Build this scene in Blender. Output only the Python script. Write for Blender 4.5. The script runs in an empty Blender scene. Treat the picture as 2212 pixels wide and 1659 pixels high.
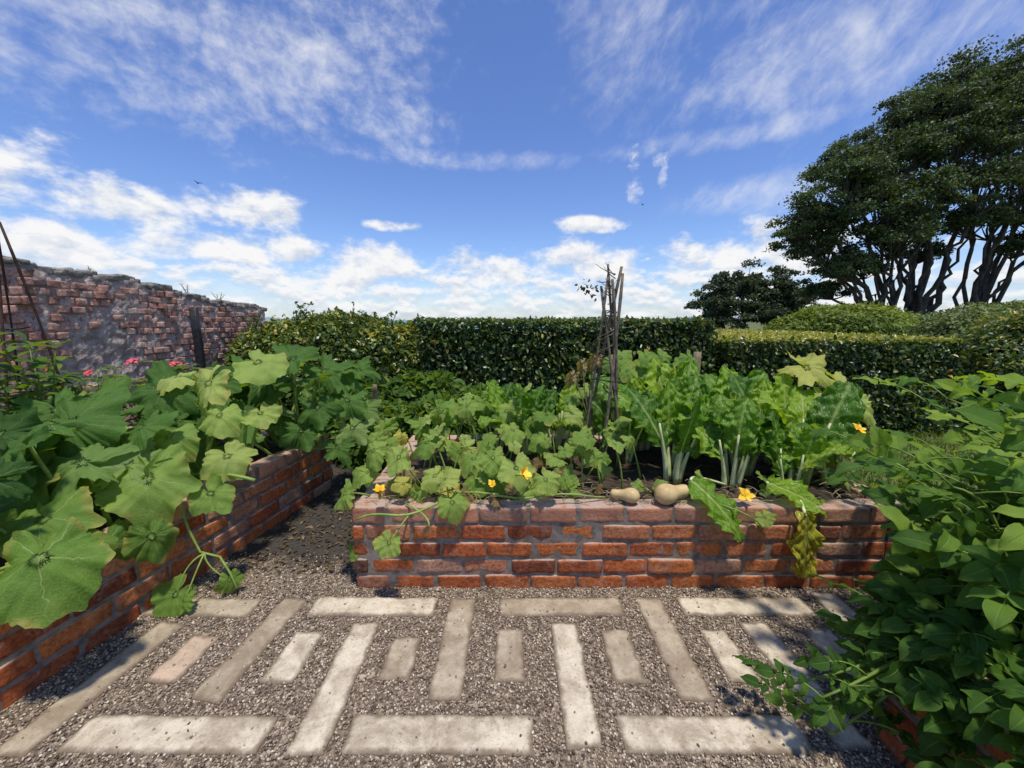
import bpy, math, bmesh
import numpy as np
from mathutils import Vector, Matrix
rng=np.random.default_rng(11)
PI=math.pi
scene=bpy.context.scene
COL=scene.collection
scene.view_settings.view_transform='Standard'
scene.view_settings.look='None'
scene.view_settings.exposure=0

# ---------------------------------------------------------------- helpers
def U(a,b,n=None): return rng.uniform(a,b,n)
def norm(v):
    v=np.asarray(v,float); return v/np.maximum(np.linalg.norm(v,axis=-1,keepdims=True),1e-9)
def frames(N,T):
    z=norm(N); T=np.broadcast_to(np.asarray(T,float),z.shape)
    y=T-(T*z).sum(-1,keepdims=True)*z
    bad=np.linalg.norm(y,axis=-1)<1e-3
    if np.any(bad): y=np.where(bad[...,None],np.array([.3,.9,.1]),y); y=y-(y*z).sum(-1,keepdims=True)*z
    y=norm(y); x=np.cross(y,z)
    return np.stack([x,y,z],axis=-1)
_k=rng.normal(size=(10,3)); _k/=np.linalg.norm(_k,axis=1)[:,None]; _p=rng.uniform(0,6.28,10)
def sn(P,f):
    P=np.asarray(P); s=0
    for i in range(10):
        s=s+np.sin(P@(_k[i]*f*(0.6+0.17*i))+_p[i])
    return s/4.5
class MB:
    def __init__(s): s.v=[];s.f=[];s.mi=[];s.n=0;s.r=[];s.l=[]
    def add(s,V,F,rnd=0.5,luv=None,mi=0):
        V=np.asarray(V,float); n=len(V)
        s.v.append(V); s.r.append(np.broadcast_to(np.asarray(rnd,float),(n,)).copy())
        s.l.append(np.zeros((n,3)) if luv is None else np.asarray(luv,float))
        for f in F:
            f=np.asarray(f)
            if len(f): s.f.append(f+s.n); s.mi.append(np.full(len(f),mi))
        s.n+=n
    def scatter(s,T,pos,R,rnd,mi=0):
        N=len(pos); nv=len(T['v'])
        if N==0: return
        V=(np.einsum('nij,vj->nvi',R,T['v'])+pos[:,None,:]).reshape(-1,3)
        F=[(f[None,:,:]+(np.arange(N)*nv)[:,None,None]).reshape(-1,f.shape[1]) for f in T['f']]
        s.add(V,F,np.repeat(rnd,nv),np.tile(T['l'],(N,1)),mi)
    def build(s,name,mats,smooth=True,origin=(0,0,0)):
        me=bpy.data.meshes.new(name)
        V=np.concatenate(s.v)-np.asarray(origin,float)
        loops=np.concatenate([f.reshape(-1) for f in s.f])
        tot=np.concatenate([np.full(len(f),f.shape[1]) for f in s.f])
        st=np.concatenate([[0],np.cumsum(tot)[:-1]])
        me.vertices.add(len(V)); me.vertices.foreach_set('co',V.reshape(-1).astype(np.float32))
        me.loops.add(len(loops)); me.loops.foreach_set('vertex_index',loops.astype(np.int32))
        me.polygons.add(len(tot)); me.polygons.foreach_set('loop_start',st.astype(np.int32))
        try: me.polygons.foreach_set('loop_total',tot.astype(np.int32))
        except Exception: pass
        for m in mats: me.materials.append(m)
        me.polygons.foreach_set('material_index',np.concatenate(s.mi).astype(np.int32))
        me.polygons.foreach_set('use_smooth',np.full(len(tot),smooth))
        me.update(calc_edges=True)
        a=me.attributes.new('rnd','FLOAT','POINT'); a.data.foreach_set('value',np.concatenate(s.r).astype(np.float32))
        a=me.attributes.new('luv','FLOAT_VECTOR','POINT'); a.data.foreach_set('vector',np.concatenate(s.l).reshape(-1).astype(np.float32))
        ob=bpy.data.objects.new(name,me); ob.location=origin; COL.objects.link(ob)
        return ob
def tag(ob,label,cat,group=None):
    ob['label']=label; ob['category']=cat
    if group: ob['group']=group
    return ob
def thing(name,label,cat,loc,group=None):
    e=bpy.data.objects.new(name,None); e.location=loc; e.empty_display_size=.1; COL.objects.link(e)
    return tag(e,label,cat,group)
def part(ob,parent):
    ob.parent=parent
    ob.location=Vector(ob.location)-parent.location if parent.parent is None else ob.location
    return ob
def tube(path,rad,sides=6):
    P=np.asarray(path,float); n=len(P); rad=np.broadcast_to(np.asarray(rad,float),(n,))
    T=norm(np.gradient(P,axis=0)); ref=np.array([0.31,0.17,0.93])
    if abs(T[0]@ref)>.95: ref=np.array([1.,0,0])
    A=norm(np.cross(T,ref)); B=np.cross(T,A)
    th=np.linspace(0,2*PI,sides,endpoint=False)
    V=(P[:,None,:]+rad[:,None,None]*(A[:,None,:]*np.cos(th)[None,:,None]+B[:,None,:]*np.sin(th)[None,:,None])).reshape(-1,3)
    i=np.arange(n-1)[:,None]*sides; j=np.arange(sides)[None,:]; k=(j+1)%sides
    F=np.stack([i+j,i+k,i+sides+k,i+sides+j],-1).reshape(-1,4)
    caps=[np.arange(sides)[::-1][None,:],(np.arange(sides)+(n-1)*sides)[None,:]]
    return V,[F]+caps
def bez(a,b,c,n=8):
    t=np.linspace(0,1,n)[:,None]; a,b,c=map(lambda q:np.asarray(q,float),(a,b,c))
    return (1-t)**2*a+2*t*(1-t)*b+t*t*c

# ---------------------------------------------------------------- templates
def cube_t(cuts,size,r,squash=True):
    bm=bmesh.new(); bmesh.ops.create_cube(bm,size=2)
    bmesh.ops.subdivide_edges(bm,edges=bm.edges[:],cuts=cuts,use_grid_fill=True)
    V=np.array([v.co[:] for v in bm.verts]); F=np.array([[v.index for v in f.verts] for f in bm.faces]); bm.free()
    V=np.sign(V)*np.abs(V)**0.6
    h=np.asarray(size)/2; V=V*h
    C=np.clip(V,-(h-r),h-r); D=V-C; L=np.linalg.norm(D,axis=1,keepdims=True)
    V=np.where(L>1e-9,C+D/np.maximum(L,1e-9)*np.minimum(L,r),V)
    return V,F
def palm(seed,lob,teeth,droop,m=104,n=11,cup=0.0,fold=.03):
    r=np.random.default_rng(seed)
    th=np.linspace(-PI,PI,m,endpoint=False)+.001
    ph=r.uniform(0,6,12)
    R=(.86+.14*np.cos(th))*(1+lob*np.cos(5*th)+.025*np.cos(10*th))*(1-.85*np.exp(-((PI-np.abs(th))/.25)**2))
    R+=teeth*(np.abs(((th*13/PI+.35*np.sin(th*3+ph[5]))%1)-.5)*2-.5)*(1+.5*np.sin(5*th+ph[3]))+.05*np.sin(3*th+ph[6])+.03*np.sin(2*th+ph[9])+.02*np.sin(9*th+ph[7])
    for _ in range(3):
        bite=r.uniform(-2.5,2.5); R-=r.uniform(.05,.2)*np.exp(-((th-bite)/.08)**2)*(r.uniform()<.4)
    rr=np.linspace(0,1,n+1)[1:]**.85
    V=[[0,0,0]];L=[[0,0,0]]
    bd=r.uniform(-.3,.2); ba=r.uniform(0,PI)
    for q in rr:
        x=R*q*np.sin(th);y=R*q*np.cos(th)
        z=-droop*q*q*(.5+.5*np.cos(th))-droop*.4*q**2+fold*q*(1-np.cos(5*th))/2*(1-.3*q)+.10*q**3*np.sin(3*th+ph[0])+.07*q**3*np.sin(5*th+ph[1])+.05*q**4*np.sin(13*th+ph[2])+cup*q*q*np.abs(np.sin(th))+.06*q*q*np.sin(2*th+ph[8])
        z+=.035*np.sin(x*4+ph[3])*np.sin(y*5+ph[4])+.02*np.sin(x*11+ph[10])*np.sin(y*12+ph[4])+.012*np.sin(x*23+ph[1])*np.sin(y*25+ph[2])
        dd=x*math.cos(ba)+y*math.sin(ba); z+=bd*dd*np.abs(dd)*(dd>0)
        V+=list(np.stack([x,y,z],1));L+=list(np.stack([x,y,np.full(m,q)],1))
    V=np.array(V);L=np.array(L);j=np.arange(m);k=(j+1)%m
    V[0,2]=V[1:m+1,2].mean()
    F3=np.stack([np.zeros(m,int),1+k,1+j],1)
    F4=np.concatenate([np.stack([1+i*m+j,1+i*m+k,1+(i+1)*m+k,1+(i+1)*m+j],1) for i in range(n-1)])
    return dict(v=V,f=[F3[:,::-1],F4],l=L)
def strip(seed,nu,nv,width,curl=.4,crinkle=0.,fold=.1,wave=0.,pw=.8,base=.0,ex=.75):
    r=np.random.default_rng(seed);ph=r.uniform(0,6,8)
    u=np.linspace(0,1,nu+1);v=np.linspace(-1,1,nv+1)
    ang=curl*u**1.6*2.; cy=np.concatenate([[0],np.cumsum(np.cos(ang[:-1]))])/nu; cz=-np.concatenate([[0],np.cumsum(np.sin(ang[:-1]))])/nu
    Uu,Vv=np.meshgrid(u,v,indexing='ij')
    w=width*(np.sin(PI*np.clip(Uu*.97+.015,0,1)**pw)**ex)+base
    x=Vv*w*(1+(.07*np.sin(Uu*19+ph[5])+.04*np.sin(Uu*33+ph[6]+Vv) if crinkle else 0)); h=fold*np.abs(Vv)*w*2+wave*np.abs(Vv)**2*np.sin(Uu*13+ph[0]+np.sign(Vv)*1.5)
    if crinkle: h+=crinkle*(np.sin(Uu*27+ph[1]+3*Vv)*np.sin(Vv*7.3+ph[2]+4*Uu)+.6*np.sin(Uu*41+5*Vv+ph[3])*np.sin(Vv*11+ph[4]))*np.minimum(1,np.abs(Vv)*4)+.03*np.abs(Vv)**4*np.sin(Uu*47+ph[6])
    nyv=np.sin(ang)[:,None];nzv=np.cos(ang)[:,None]
    V=np.stack([x,cy[:,None]+h*nyv,cz[:,None]+h*nzv],-1).reshape(-1,3)
    L=np.stack([x,Uu,np.abs(Vv)],-1).reshape(-1,3)
    i=np.arange(nu)[:,None]*(nv+1);j=np.arange(nv)[None,:]
    F=np.stack([i+j,i+j+1,i+nv+2+j,i+nv+1+j],-1).reshape(-1,4)
    return dict(v=V,f=[F],l=L)
def small_leaf(w,fold,curl):
    V=np.array([[0,0,0],[-w,.35,fold],[w,.35,fold],[0,.38,0],[-w*.8,.7,fold*.8-curl*.4],[w*.8,.7,fold*.8-curl*.4],[0,.72,-curl*.4],[0,1,-curl]],float)
    L=V.copy();L[:,2]=np.abs(V[:,0])/w
    return dict(v=V,f=[np.array([[0,3,1],[0,2,3],[4,6,7],[6,5,7]]),np.array([[1,3,6,4],[3,2,5,6]])],l=L)
def diamond(w):
    V=np.array([[0,0,0],[-w,.5,.08],[0,1,-.1],[w,.5,.08]],float);L=V.copy()
    return dict(v=V,f=[np.array([[0,3,2],[0,2,1]])],l=L)
PUMP=[palm(s,.055+.025*(s%3),.06,.08+.09*(s%4),cup=.10*(s%3)-.08) for s in range(12)]
ZUC=[palm(20+s,.22+.05*(s%2),.17,.12+.12*(s%3),cup=.18*(s%2),fold=.05) for s in range(8)]
CHARD=[strip(s,50,18,.23,curl=.08+.15*(s%4),crinkle=.022,fold=.02+.05*(s%2),wave=.06,pw=.85,base=.012,ex=.5) for s in range(8)]
POT=[strip(40+s,8,6,.31,curl=.25+.12*s,crinkle=.0,fold=.13,wave=.05,pw=.68,ex=.90) for s in range(5)]
HERB=[strip(60+s,7,4,.2,curl=.4+.2*s,fold=.12,wave=.02,pw=.7) for s in range(3)]
SL=[small_leaf(.24,.08,.1),small_leaf(.3,.05,.25),small_leaf(.2,.12,.05)]
TL=[diamond(.3),diamond(.4)]

# ---------------------------------------------------------------- materials
class NT:
    def __init__(s,nt): s.nt=nt; s.n=nt.nodes; s.k=nt.links
    def node(s,t,**kw):
        n=s.n.new(t)
        for a,b in kw.items(): setattr(n,a,b)
        return n
    def put(s,sock,val):
        if isinstance(val,bpy.types.NodeSocket): s.k.new(val,sock)
        else:
            if isinstance(val,(tuple,list)) and len(val)==3 and sock.type=='RGBA': val=(*val,1)
            sock.default_value=val
    def m(s,op,a,b=0.,c=0.,clamp=False):
        n=s.node('ShaderNodeMath',operation=op,use_clamp=clamp)
        s.put(n.inputs[0],a); s.put(n.inputs[1],b)
        if op in('MULTIPLY_ADD','WRAP','COMPARE','SMOOTH_MIN','SMOOTH_MAX'): s.put(n.inputs[2],c)
        return n.outputs[0]
    def mix(s,f,a,b,blend='MIX'):
        n=s.node('ShaderNodeMix',data_type='RGBA',blend_type=blend)
        s.put(n.inputs[0],f); s.put(n.inputs[6],a); s.put(n.inputs[7],b); return n.outputs[2]
    def fmix(s,f,a,b):
        n=s.node('ShaderNodeMix',data_type='FLOAT'); s.put(n.inputs[0],f); s.put(n.inputs[2],a); s.put(n.inputs[3],b); return n.outputs[0]
    def noise(s,vec=None,scale=5.,detail=4.,rough=.55,dist=0.):
        n=s.node('ShaderNodeTexNoise')
        if vec is not None: s.k.new(vec,n.inputs['Vector'])
        n.inputs['Scale'].default_value=scale;n.inputs['Detail'].default_value=detail;n.inputs['Roughness'].default_value=rough;n.inputs['Distortion'].default_value=dist
        return n.outputs[0]
    def ramp(s,f,stops,interp='LINEAR'):
        n=s.node('ShaderNodeValToRGB'); cr=n.color_ramp; cr.interpolation=interp
        while len(cr.elements)<len(stops): cr.elements.new(.5)
        for e,(p,c) in zip(cr.elements,stops):
            e.position=p; e.color=(*c,1) if len(c)==3 else c
        s.put(n.inputs[0],f); return n.outputs[0]
    def sstep(s,x,a,b):
        n=s.node('ShaderNodeMapRange',interpolation_type='SMOOTHSTEP'); s.put(n.inputs[0],x)
        n.inputs[1].default_value=a;n.inputs[2].default_value=b; return n.outputs[0]
    def bump(s,h,strength=.4,dist=.01):
        n=s.node('ShaderNodeBump'); n.inputs['Strength'].default_value=strength;n.inputs['Distance'].default_value=dist
        s.k.new(h,n.inputs['Height']); return n.outputs[0]
def newmat(name):
    m=bpy.data.materials.new(name); m.use_nodes=True; t=NT(m.node_tree)
    b=t.n['Principled BSDF']; return m,t,b,t.n['Material Output']
def attr(t,name,out='Fac'):
    n=t.node('ShaderNodeAttribute',attribute_name=name); return n.outputs[out]
def objco(t): return t.node('ShaderNodeTexCoord').outputs['Object']
def leafmat(name,stops,vein=None,vcol=(.25,.35,.12),trans=.3,rough=.45,edge=None,blotch=.25,spec=.25,vs=.6,bs=.5,bsc=22.,bubble=0.):
    m,t,b,o=newmat(name)
    rn=attr(t,'rnd'); lv=attr(t,'luv','Vector'); sp=t.node('ShaderNodeSeparateXYZ'); t.k.new(lv,sp.inputs[0])
    x,y,z=sp.outputs; co=objco(t)
    c=t.ramp(rn,stops)
    nz=t.noise(co,14.,4.,.6)
    c=t.mix(t.m('MULTIPLY',t.sstep(nz,.35,.7),blotch),c,t.mix(1.,c,(2.0,1.6,.8),'MULTIPLY'))
    h=None
    if vein=='palm':
        ang=t.m('ARCTAN2',x,y); r=t.m('SQRT',t.m('ADD',t.m('MULTIPLY',x,x),t.m('MULTIPLY',y,y)))
        ang=t.m('ADD',ang,t.m('MULTIPLY',t.m('SUBTRACT',t.noise(lv,2.2,2.),.5),.45))
        q=t.m('SUBTRACT',t.m('FRACT',t.m('MULTIPLY_ADD',ang,5/(2*PI),.5)),.5)
        d=t.m('MULTIPLY',t.m('ABSOLUTE',q),t.m('MULTIPLY',r,2*PI/5))
        v1=t.m('MULTIPLY',t.m('SUBTRACT',1.,t.sstep(d,.003,.017)),t.m('SUBTRACT',1.,t.m('MULTIPLY',t.sstep(r,.3,1.),.7)))
        wob=t.m('MULTIPLY',t.noise(lv,6.,3.),.9)
        s2=t.m('ABSOLUTE',t.m('SUBTRACT',t.m('FRACT',t.m('ADD',wob,t.m('SUBTRACT',t.m('MULTIPLY',r,4.5),t.m('MULTIPLY',d,6.5)))),.5))
        v2=t.m('MULTIPLY',t.m('SUBTRACT',1.,t.sstep(s2,.012,.07)),.32)
        ve=t.node('ShaderNodeTexVoronoi',feature='DISTANCE_TO_EDGE'); ve.inputs['Scale'].default_value=15.; t.k.new(lv,ve.inputs['Vector'])
        v3=t.m('MULTIPLY',t.m('SUBTRACT',1.,t.sstep(ve.outputs[0],.0,.10)),.25)
        v=t.m('MAXIMUM',t.m('MAXIMUM',v1,v2),v3); h=v
        spk=t.sstep(t.noise(lv,34.,3.),.60,.70)
        c=t.mix(t.m('MULTIPLY',spk,.28),c,(.38,.42,.28))
        c=t.mix(t.m('MULTIPLY',t.sstep(t.noise(lv,2.6,4.,.6),.40,.68),.3),c,t.mix(1.,c,(.55,.62,.6),'MULTIPLY'))
    elif vein=='pin':
        d=t.m('ABSOLUTE',x); v1=t.m('SUBTRACT',1.,t.sstep(d,.010,.030))
        v1=t.m('MULTIPLY',v1,t.m('SUBTRACT',1.,t.m('MULTIPLY',t.sstep(y,.3,1.),.6)))
        s2=t.m('ABSOLUTE',t.m('SUBTRACT',t.m('FRACT',t.m('ADD',t.m('MULTIPLY',t.noise(lv,5.,2.),.8),t.m('SUBTRACT',t.m('MULTIPLY',y,8.),t.m('MULTIPLY',d,14.)))),.5))
        v2=t.m('MULTIPLY',t.m('SUBTRACT',1.,t.sstep(s2,.02,.12)),.38)
        v=t.m('MAXIMUM',v1,v2); h=v
        if bubble:
            vb=t.node('ShaderNodeTexVoronoi'); vb.inputs['Scale'].default_value=19.; t.k.new(lv,vb.inputs['Vector'])
            c=t.mix(t.m('MULTIPLY',t.sstep(vb.outputs[0],.22,.65),bubble),c,t.mix(1.,c,(.42,.5,.45),'MULTIPLY'))
    if h is not None:
        c=t.mix(t.m('MULTIPLY',v,vs),c,vcol)
        vo=t.node('ShaderNodeTexVoronoi'); vo.inputs['Scale'].default_value=bsc; t.k.new(lv,vo.inputs['Vector'])
        hh=t.m('SUBTRACT',t.m('MULTIPLY',vo.outputs[0],-.6),v)
        t.k.new(t.bump(hh,bs,.006),b.inputs['Normal'])
    if edge: 
        c=t.mix(t.m('MULTIPLY',t.m('MULTIPLY',t.sstep(z,.7,1.),t.sstep(t.noise(co,9.,2.),.45,.65)),.75),c,edge)
    bf=t.node('ShaderNodeNewGeometry').outputs['Backfacing']
    c2=t.mix(t.m('MULTIPLY',bf,.35),c,(.24,.32,.12))
    t.k.new(c2,b.inputs['Base Color']); b.inputs['Roughness'].default_value=rough
    b.inputs['Specular IOR Level'].default_value=spec
    tr=t.node('ShaderNodeBsdfTranslucent'); t.k.new(t.mix(1.,c2,(1.9,1.9,.3),'MULTIPLY'),tr.inputs[0])
    ms=t.node('ShaderNodeMixShader'); ms.inputs[0].default_value=trans
    t.k.new(b.outputs[0],ms.inputs[1]); t.k.new(tr.outputs[0],ms.inputs[2]); t.k.new(ms.outputs[0],o.inputs[0])
    return m
M_PUMP=leafmat('pumpkin_leaf',[(0,(.08,.17,.028)),(.4,(.15,.265,.042)),(.75,(.25,.365,.08)),(.93,(.36,.44,.12)),(1,(.47,.44,.10))],'palm',(.42,.50,.21),.37,.6,edge=(.40,.34,.1),spec=.18,blotch=.12,vs=.5)
M_ZUC=leafmat('courgette_leaf',[(0,(.035,.095,.018)),(.6,(.09,.19,.032)),(1,(.25,.35,.11))],'palm',(.26,.37,.15),.35,.6,vs=.45,spec=.18,blotch=.12)
M_CHARD=leafmat('chard_leaf',[(0,(.055,.15,.010)),(.5,(.13,.29,.018)),(.85,(.26,.43,.03)),(.95,(.32,.46,.035)),(1,(.52,.50,.05))],'pin',(.46,.55,.20),.35,.34,spec=.4,vs=.6,bs=1.,bsc=17.,bubble=.65)
M_POT=leafmat('potato_leaf',[(0,(.03,.085,.012)),(.5,(.08,.175,.020)),(1,(.22,.33,.045))],'pin',(.18,.29,.07),.35,.48,vs=.45)
M_HERB=leafmat('herb_leaf',[(0,(.03,.075,.012)),(.6,(.08,.16,.022)),(1,(.16,.24,.04))],'pin',(.16,.24,.07),.33,.5,vs=.35)
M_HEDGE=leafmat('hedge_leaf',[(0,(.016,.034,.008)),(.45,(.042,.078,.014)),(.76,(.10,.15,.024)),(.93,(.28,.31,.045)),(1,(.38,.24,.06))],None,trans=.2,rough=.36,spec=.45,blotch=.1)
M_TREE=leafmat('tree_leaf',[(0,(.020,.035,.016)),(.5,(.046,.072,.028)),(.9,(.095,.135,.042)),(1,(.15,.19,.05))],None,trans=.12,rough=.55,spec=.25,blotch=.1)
M_TREED=leafmat('grey_tree_leaf',[(0,(.022,.034,.022)),(.6,(.052,.072,.042)),(1,(.10,.13,.07))],None,trans=.1,rough=.55,blotch=.1)
M_BUSH=leafmat('sunny_bush_leaf',[(0,(.05,.09,.012)),(.6,(.11,.165,.025)),(1,(.23,.26,.04))],None,trans=.25,rough=.5,blotch=.1)
M_DRY=leafmat('dry_leaf',[(0,(.14,.09,.04)),(1,(.34,.26,.12))],'palm',(.3,.25,.12),.2,.7)
M_LITTER=leafmat('fallen_leaf',[(0,(.03,.02,.014)),(.7,(.09,.06,.035)),(1,(.22,.16,.08))],None,trans=.1,rough=.8)
def plain(name,c1,c2,scale=8.,rough=.8,bs=.3,bd=.01,spec=.25):
    m,t,b,o=newmat(name); co=objco(t)
    n=t.noise(co,scale,6.,.6)
    c=t.mix(t.sstep(n,.3,.7),c1,c2)
    t.k.new(c,b.inputs['Base Color']); b.inputs['Roughness'].default_value=rough; b.inputs['Specular IOR Level'].default_value=spec
    t.k.new(t.bump(n,bs,bd),b.inputs['Normal']); return m
M_STEM=plain('green_stem',(.14,.24,.04),(.28,.36,.09),20,.5,.1)
M_CSTEM=plain('chard_stalk',(.42,.48,.20),(.62,.64,.38),20,.35,.1)
M_PSTEM=plain('potato_stem',(.09,.15,.02),(.18,.26,.05),20,.5,.1)
M_BARK=plain('bark',(.05,.043,.036),(.13,.11,.09),3.,.95,.8,.06,.1)
M_TWIG=plain('twig',(.08,.06,.04),(.16,.13,.1),30,.9)
M_STRAW=plain('dry_straw',(.28,.22,.12),(.46,.38,.22),30,.9)
M_POLE=plain('weathered_pole',(.08,.06,.045),(.22,.175,.13),25,.85,.4,.004)
M_RUST=plain('rusty_steel',(.035,.02,.014),(.09,.045,.03),30,.7,.3,.002)
M_BLACK=plain('black_post',(.012,.012,.013),(.03,.03,.03),30,.5)
M_WOOD=plain('timber_stake',(.12,.085,.055),(.25,.19,.13),16,.85,.4,.004)
M_SOIL=plain('soil',(.025,.017,.012),(.08,.056,.04),18,.95,1.,.03)
M_MORT=plain('mortar',(.12,.10,.085),(.27,.23,.195),22,.95,.6,.006)
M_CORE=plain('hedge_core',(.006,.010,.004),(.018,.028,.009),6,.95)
M_YEL=plain('yellow_petal',(.75,.42,.02),(.85,.6,.05),20,.5,.05)
M_PINK=plain('pink_petal',(.55,.03,.06),(.75,.12,.16),20,.5,.05)
M_BUTT=plain('butternut_skin',(.44,.31,.13),(.60,.45,.23),14,.45,.08,.003)
M_BIRD=plain('bird_feathers',(.02,.02,.02),(.04,.04,.04),14,.7)
def brickmat(name,stops,pale,paleamt,dirt,topdust=.0,topz=None):
    m,t,b,o=newmat(name); co=objco(t); rn=attr(t,'rnd')
    c=t.ramp(rn,stops)
    n1=t.noise(co,13.,7.,.7,.4); n2=t.noise(co,55.,5.,.75); n3=t.noise(co,5.,5.,.65)
    c=t.mix(t.sstep(n2,.38,.68),c,t.mix(1.,c,(.55,.45,.42),'MULTIPLY'))
    c=t.mix(t.m('MULTIPLY',t.sstep(t.noise(co,21.,5.,.7),.5,.75),.4),c,t.mix(1.,c,(1.35,1.55,1.55),'MULTIPLY'))
    pa=paleamt
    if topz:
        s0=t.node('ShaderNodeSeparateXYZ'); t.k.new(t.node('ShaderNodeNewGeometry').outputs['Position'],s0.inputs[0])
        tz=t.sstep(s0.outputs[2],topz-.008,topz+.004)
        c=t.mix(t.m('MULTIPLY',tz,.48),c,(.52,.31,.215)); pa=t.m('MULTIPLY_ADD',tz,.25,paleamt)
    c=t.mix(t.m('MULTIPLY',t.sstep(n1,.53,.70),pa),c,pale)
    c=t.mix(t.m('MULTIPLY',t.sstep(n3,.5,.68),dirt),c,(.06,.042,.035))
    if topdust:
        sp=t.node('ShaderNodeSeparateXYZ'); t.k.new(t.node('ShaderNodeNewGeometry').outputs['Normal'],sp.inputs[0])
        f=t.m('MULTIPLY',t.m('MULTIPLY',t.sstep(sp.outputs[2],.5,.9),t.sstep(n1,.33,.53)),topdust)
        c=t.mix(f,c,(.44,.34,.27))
    t.k.new(c,b.inputs['Base Color']); b.inputs['Roughness'].default_value=.92; b.inputs['Specular IOR Level'].default_value=.12
    t.k.new(t.bump(t.m('ADD',n1,t.m('MULTIPLY',n2,.8)),.9,.010),b.inputs['Normal']); return m
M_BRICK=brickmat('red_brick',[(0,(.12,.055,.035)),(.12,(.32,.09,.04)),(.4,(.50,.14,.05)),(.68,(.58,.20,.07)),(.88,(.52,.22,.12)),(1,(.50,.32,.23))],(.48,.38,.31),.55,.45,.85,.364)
M_RBRICK=brickmat('ruin_brick',[(0,(.36,.19,.15)),(.4,(.52,.28,.215)),(.75,(.58,.35,.28)),(1,(.58,.44,.37))],(.55,.46,.40),.7,.3,.5)
M_RUINM=plain('ruin_mortar',(.28,.21,.18),(.55,.45,.39),11,.95,1.,.05)
M_CAP=plain('ruin_cap',(.15,.135,.118),(.34,.31,.27),9,.95,1.,.05)
def paver_mat(name,a,bc,st):
    m,t,b,o=newmat(name); co=t.node('ShaderNodeNewGeometry').outputs['Position']
    n1=t.noise(co,5.5,7.,.7,.5); n2=t.noise(co,75.,4.,.75); n3=t.noise(co,18.,6.,.72)
    c=t.mix(t.sstep(n3,.32,.68),a,bc)
    c=t.mix(t.m('MULTIPLY',t.sstep(n1,.42,.64),st),c,(.24,.18,.12))
    c=t.mix(t.m('MULTIPLY',t.sstep(n2,.52,.72),.6),c,(.18,.14,.10))
    lv=attr(t,'luv','Vector'); sp=t.node('ShaderNodeSeparateXYZ'); t.k.new(lv,sp.inputs[0])
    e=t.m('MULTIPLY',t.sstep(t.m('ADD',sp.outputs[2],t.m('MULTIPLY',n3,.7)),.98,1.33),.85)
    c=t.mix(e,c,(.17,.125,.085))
    t.k.new(c,b.inputs['Base Color']); b.inputs['Roughness'].default_value=.95; b.inputs['Specular IOR Level'].default_value=.1
    t.k.new(t.bump(t.m('ADD',n3,t.m('MULTIPLY',n2,.6)),.9,.008),b.inputs['Normal']); return m
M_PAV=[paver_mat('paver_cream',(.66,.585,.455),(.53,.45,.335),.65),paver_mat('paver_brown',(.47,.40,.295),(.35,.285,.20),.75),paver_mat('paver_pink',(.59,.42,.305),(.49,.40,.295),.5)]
m,t,b,o=newmat('gravel_pebbles'); rn=attr(t,'rnd')
c=t.ramp(rn,[(0,(.085,.062,.045)),(.2,(.19,.142,.103)),(.45,(.31,.24,.175)),(.62,(.25,.215,.175)),(.76,(.43,.35,.255)),(.9,(.55,.47,.36)),(1,(.70,.63,.51))])
c=t.mix(t.m('MULTIPLY',t.noise(objco(t),90.,3.),.4),c,t.mix(1.,c,(.65,.6,.55),'MULTIPLY'))
t.k.new(c,b.inputs['Base Color']); b.inputs['Roughness'].default_value=.8; b.inputs['Specular IOR Level'].default_value=.15; M_PEB=m
m,t,b,o=newmat('path_grit'); co=objco(t)
vo=t.node('ShaderNodeTexVoronoi'); vo.inputs['Scale'].default_value=110.; t.k.new(co,vo.inputs['Vector'])
sp=t.node('ShaderNodeSeparateXYZ'); t.k.new(vo.outputs['Color'],sp.inputs[0])
c=t.ramp(sp.outputs[0],[(0,(.07,.052,.038)),(.5,(.16,.12,.087)),(.85,(.27,.21,.155)),(1,(.45,.37,.27))])
sy=t.node('ShaderNodeSeparateXYZ'); t.k.new(co,sy.inputs[0])
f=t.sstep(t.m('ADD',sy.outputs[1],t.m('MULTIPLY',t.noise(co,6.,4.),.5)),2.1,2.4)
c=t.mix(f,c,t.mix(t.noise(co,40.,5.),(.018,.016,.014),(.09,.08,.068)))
t.k.new(c,b.inputs['Base Color']); b.inputs['Roughness'].default_value=.95; b.inputs['Specular IOR Level'].default_value=.15
t.k.new(t.bump(vo.outputs[0],.8,.006),b.inputs['Normal']); M_GRIT=m
m,t,b,o=newmat('grass_ground'); co=objco(t)
c=t.mix(t.noise(co,3.,8.,.7),(.04,.065,.014),(.14,.16,.045)); t.k.new(c,b.inputs['Base Color']); b.inputs['Roughness'].default_value=.95; M_GROUND=m
m,t,b,o=newmat('sea_water'); co=objco(t)
c=t.mix(t.noise(co,.004,4.),(.07,.19,.22),(.11,.25,.28)); t.k.new(c,b.inputs['Base Color']); b.inputs['Roughness'].default_value=.7; b.inputs['Specular IOR Level'].default_value=.1
t.k.new(t.bump(t.noise(co,.4,4.),.4,.3),b.inputs['Normal']); M_SEA=m
M_HILL=plain('far_hills',(.15,.20,.24),(.24,.30,.34),.01,.95,.0)  # distance haze is put into the bluish hill colour
M_GRASS=leafmat('grass_blade',[(0,(.06,.11,.015)),(.7,(.14,.2,.03)),(1,(.3,.27,.09))],None,trans=.3,rough=.6)

# ---------------------------------------------------------------- camera
CAMH=1.4
cam=bpy.data.cameras.new('camera'); co_=bpy.data.objects.new('camera',cam); COL.objects.link(co_)
co_.location=(0,0,CAMH); co_.rotation_euler=(math.radians(90-9.5),0,0)
cam.sensor_width=36; cam.lens=13.52; cam.clip_end=60000; cam.clip_start=.02
scene.camera=co_

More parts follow.
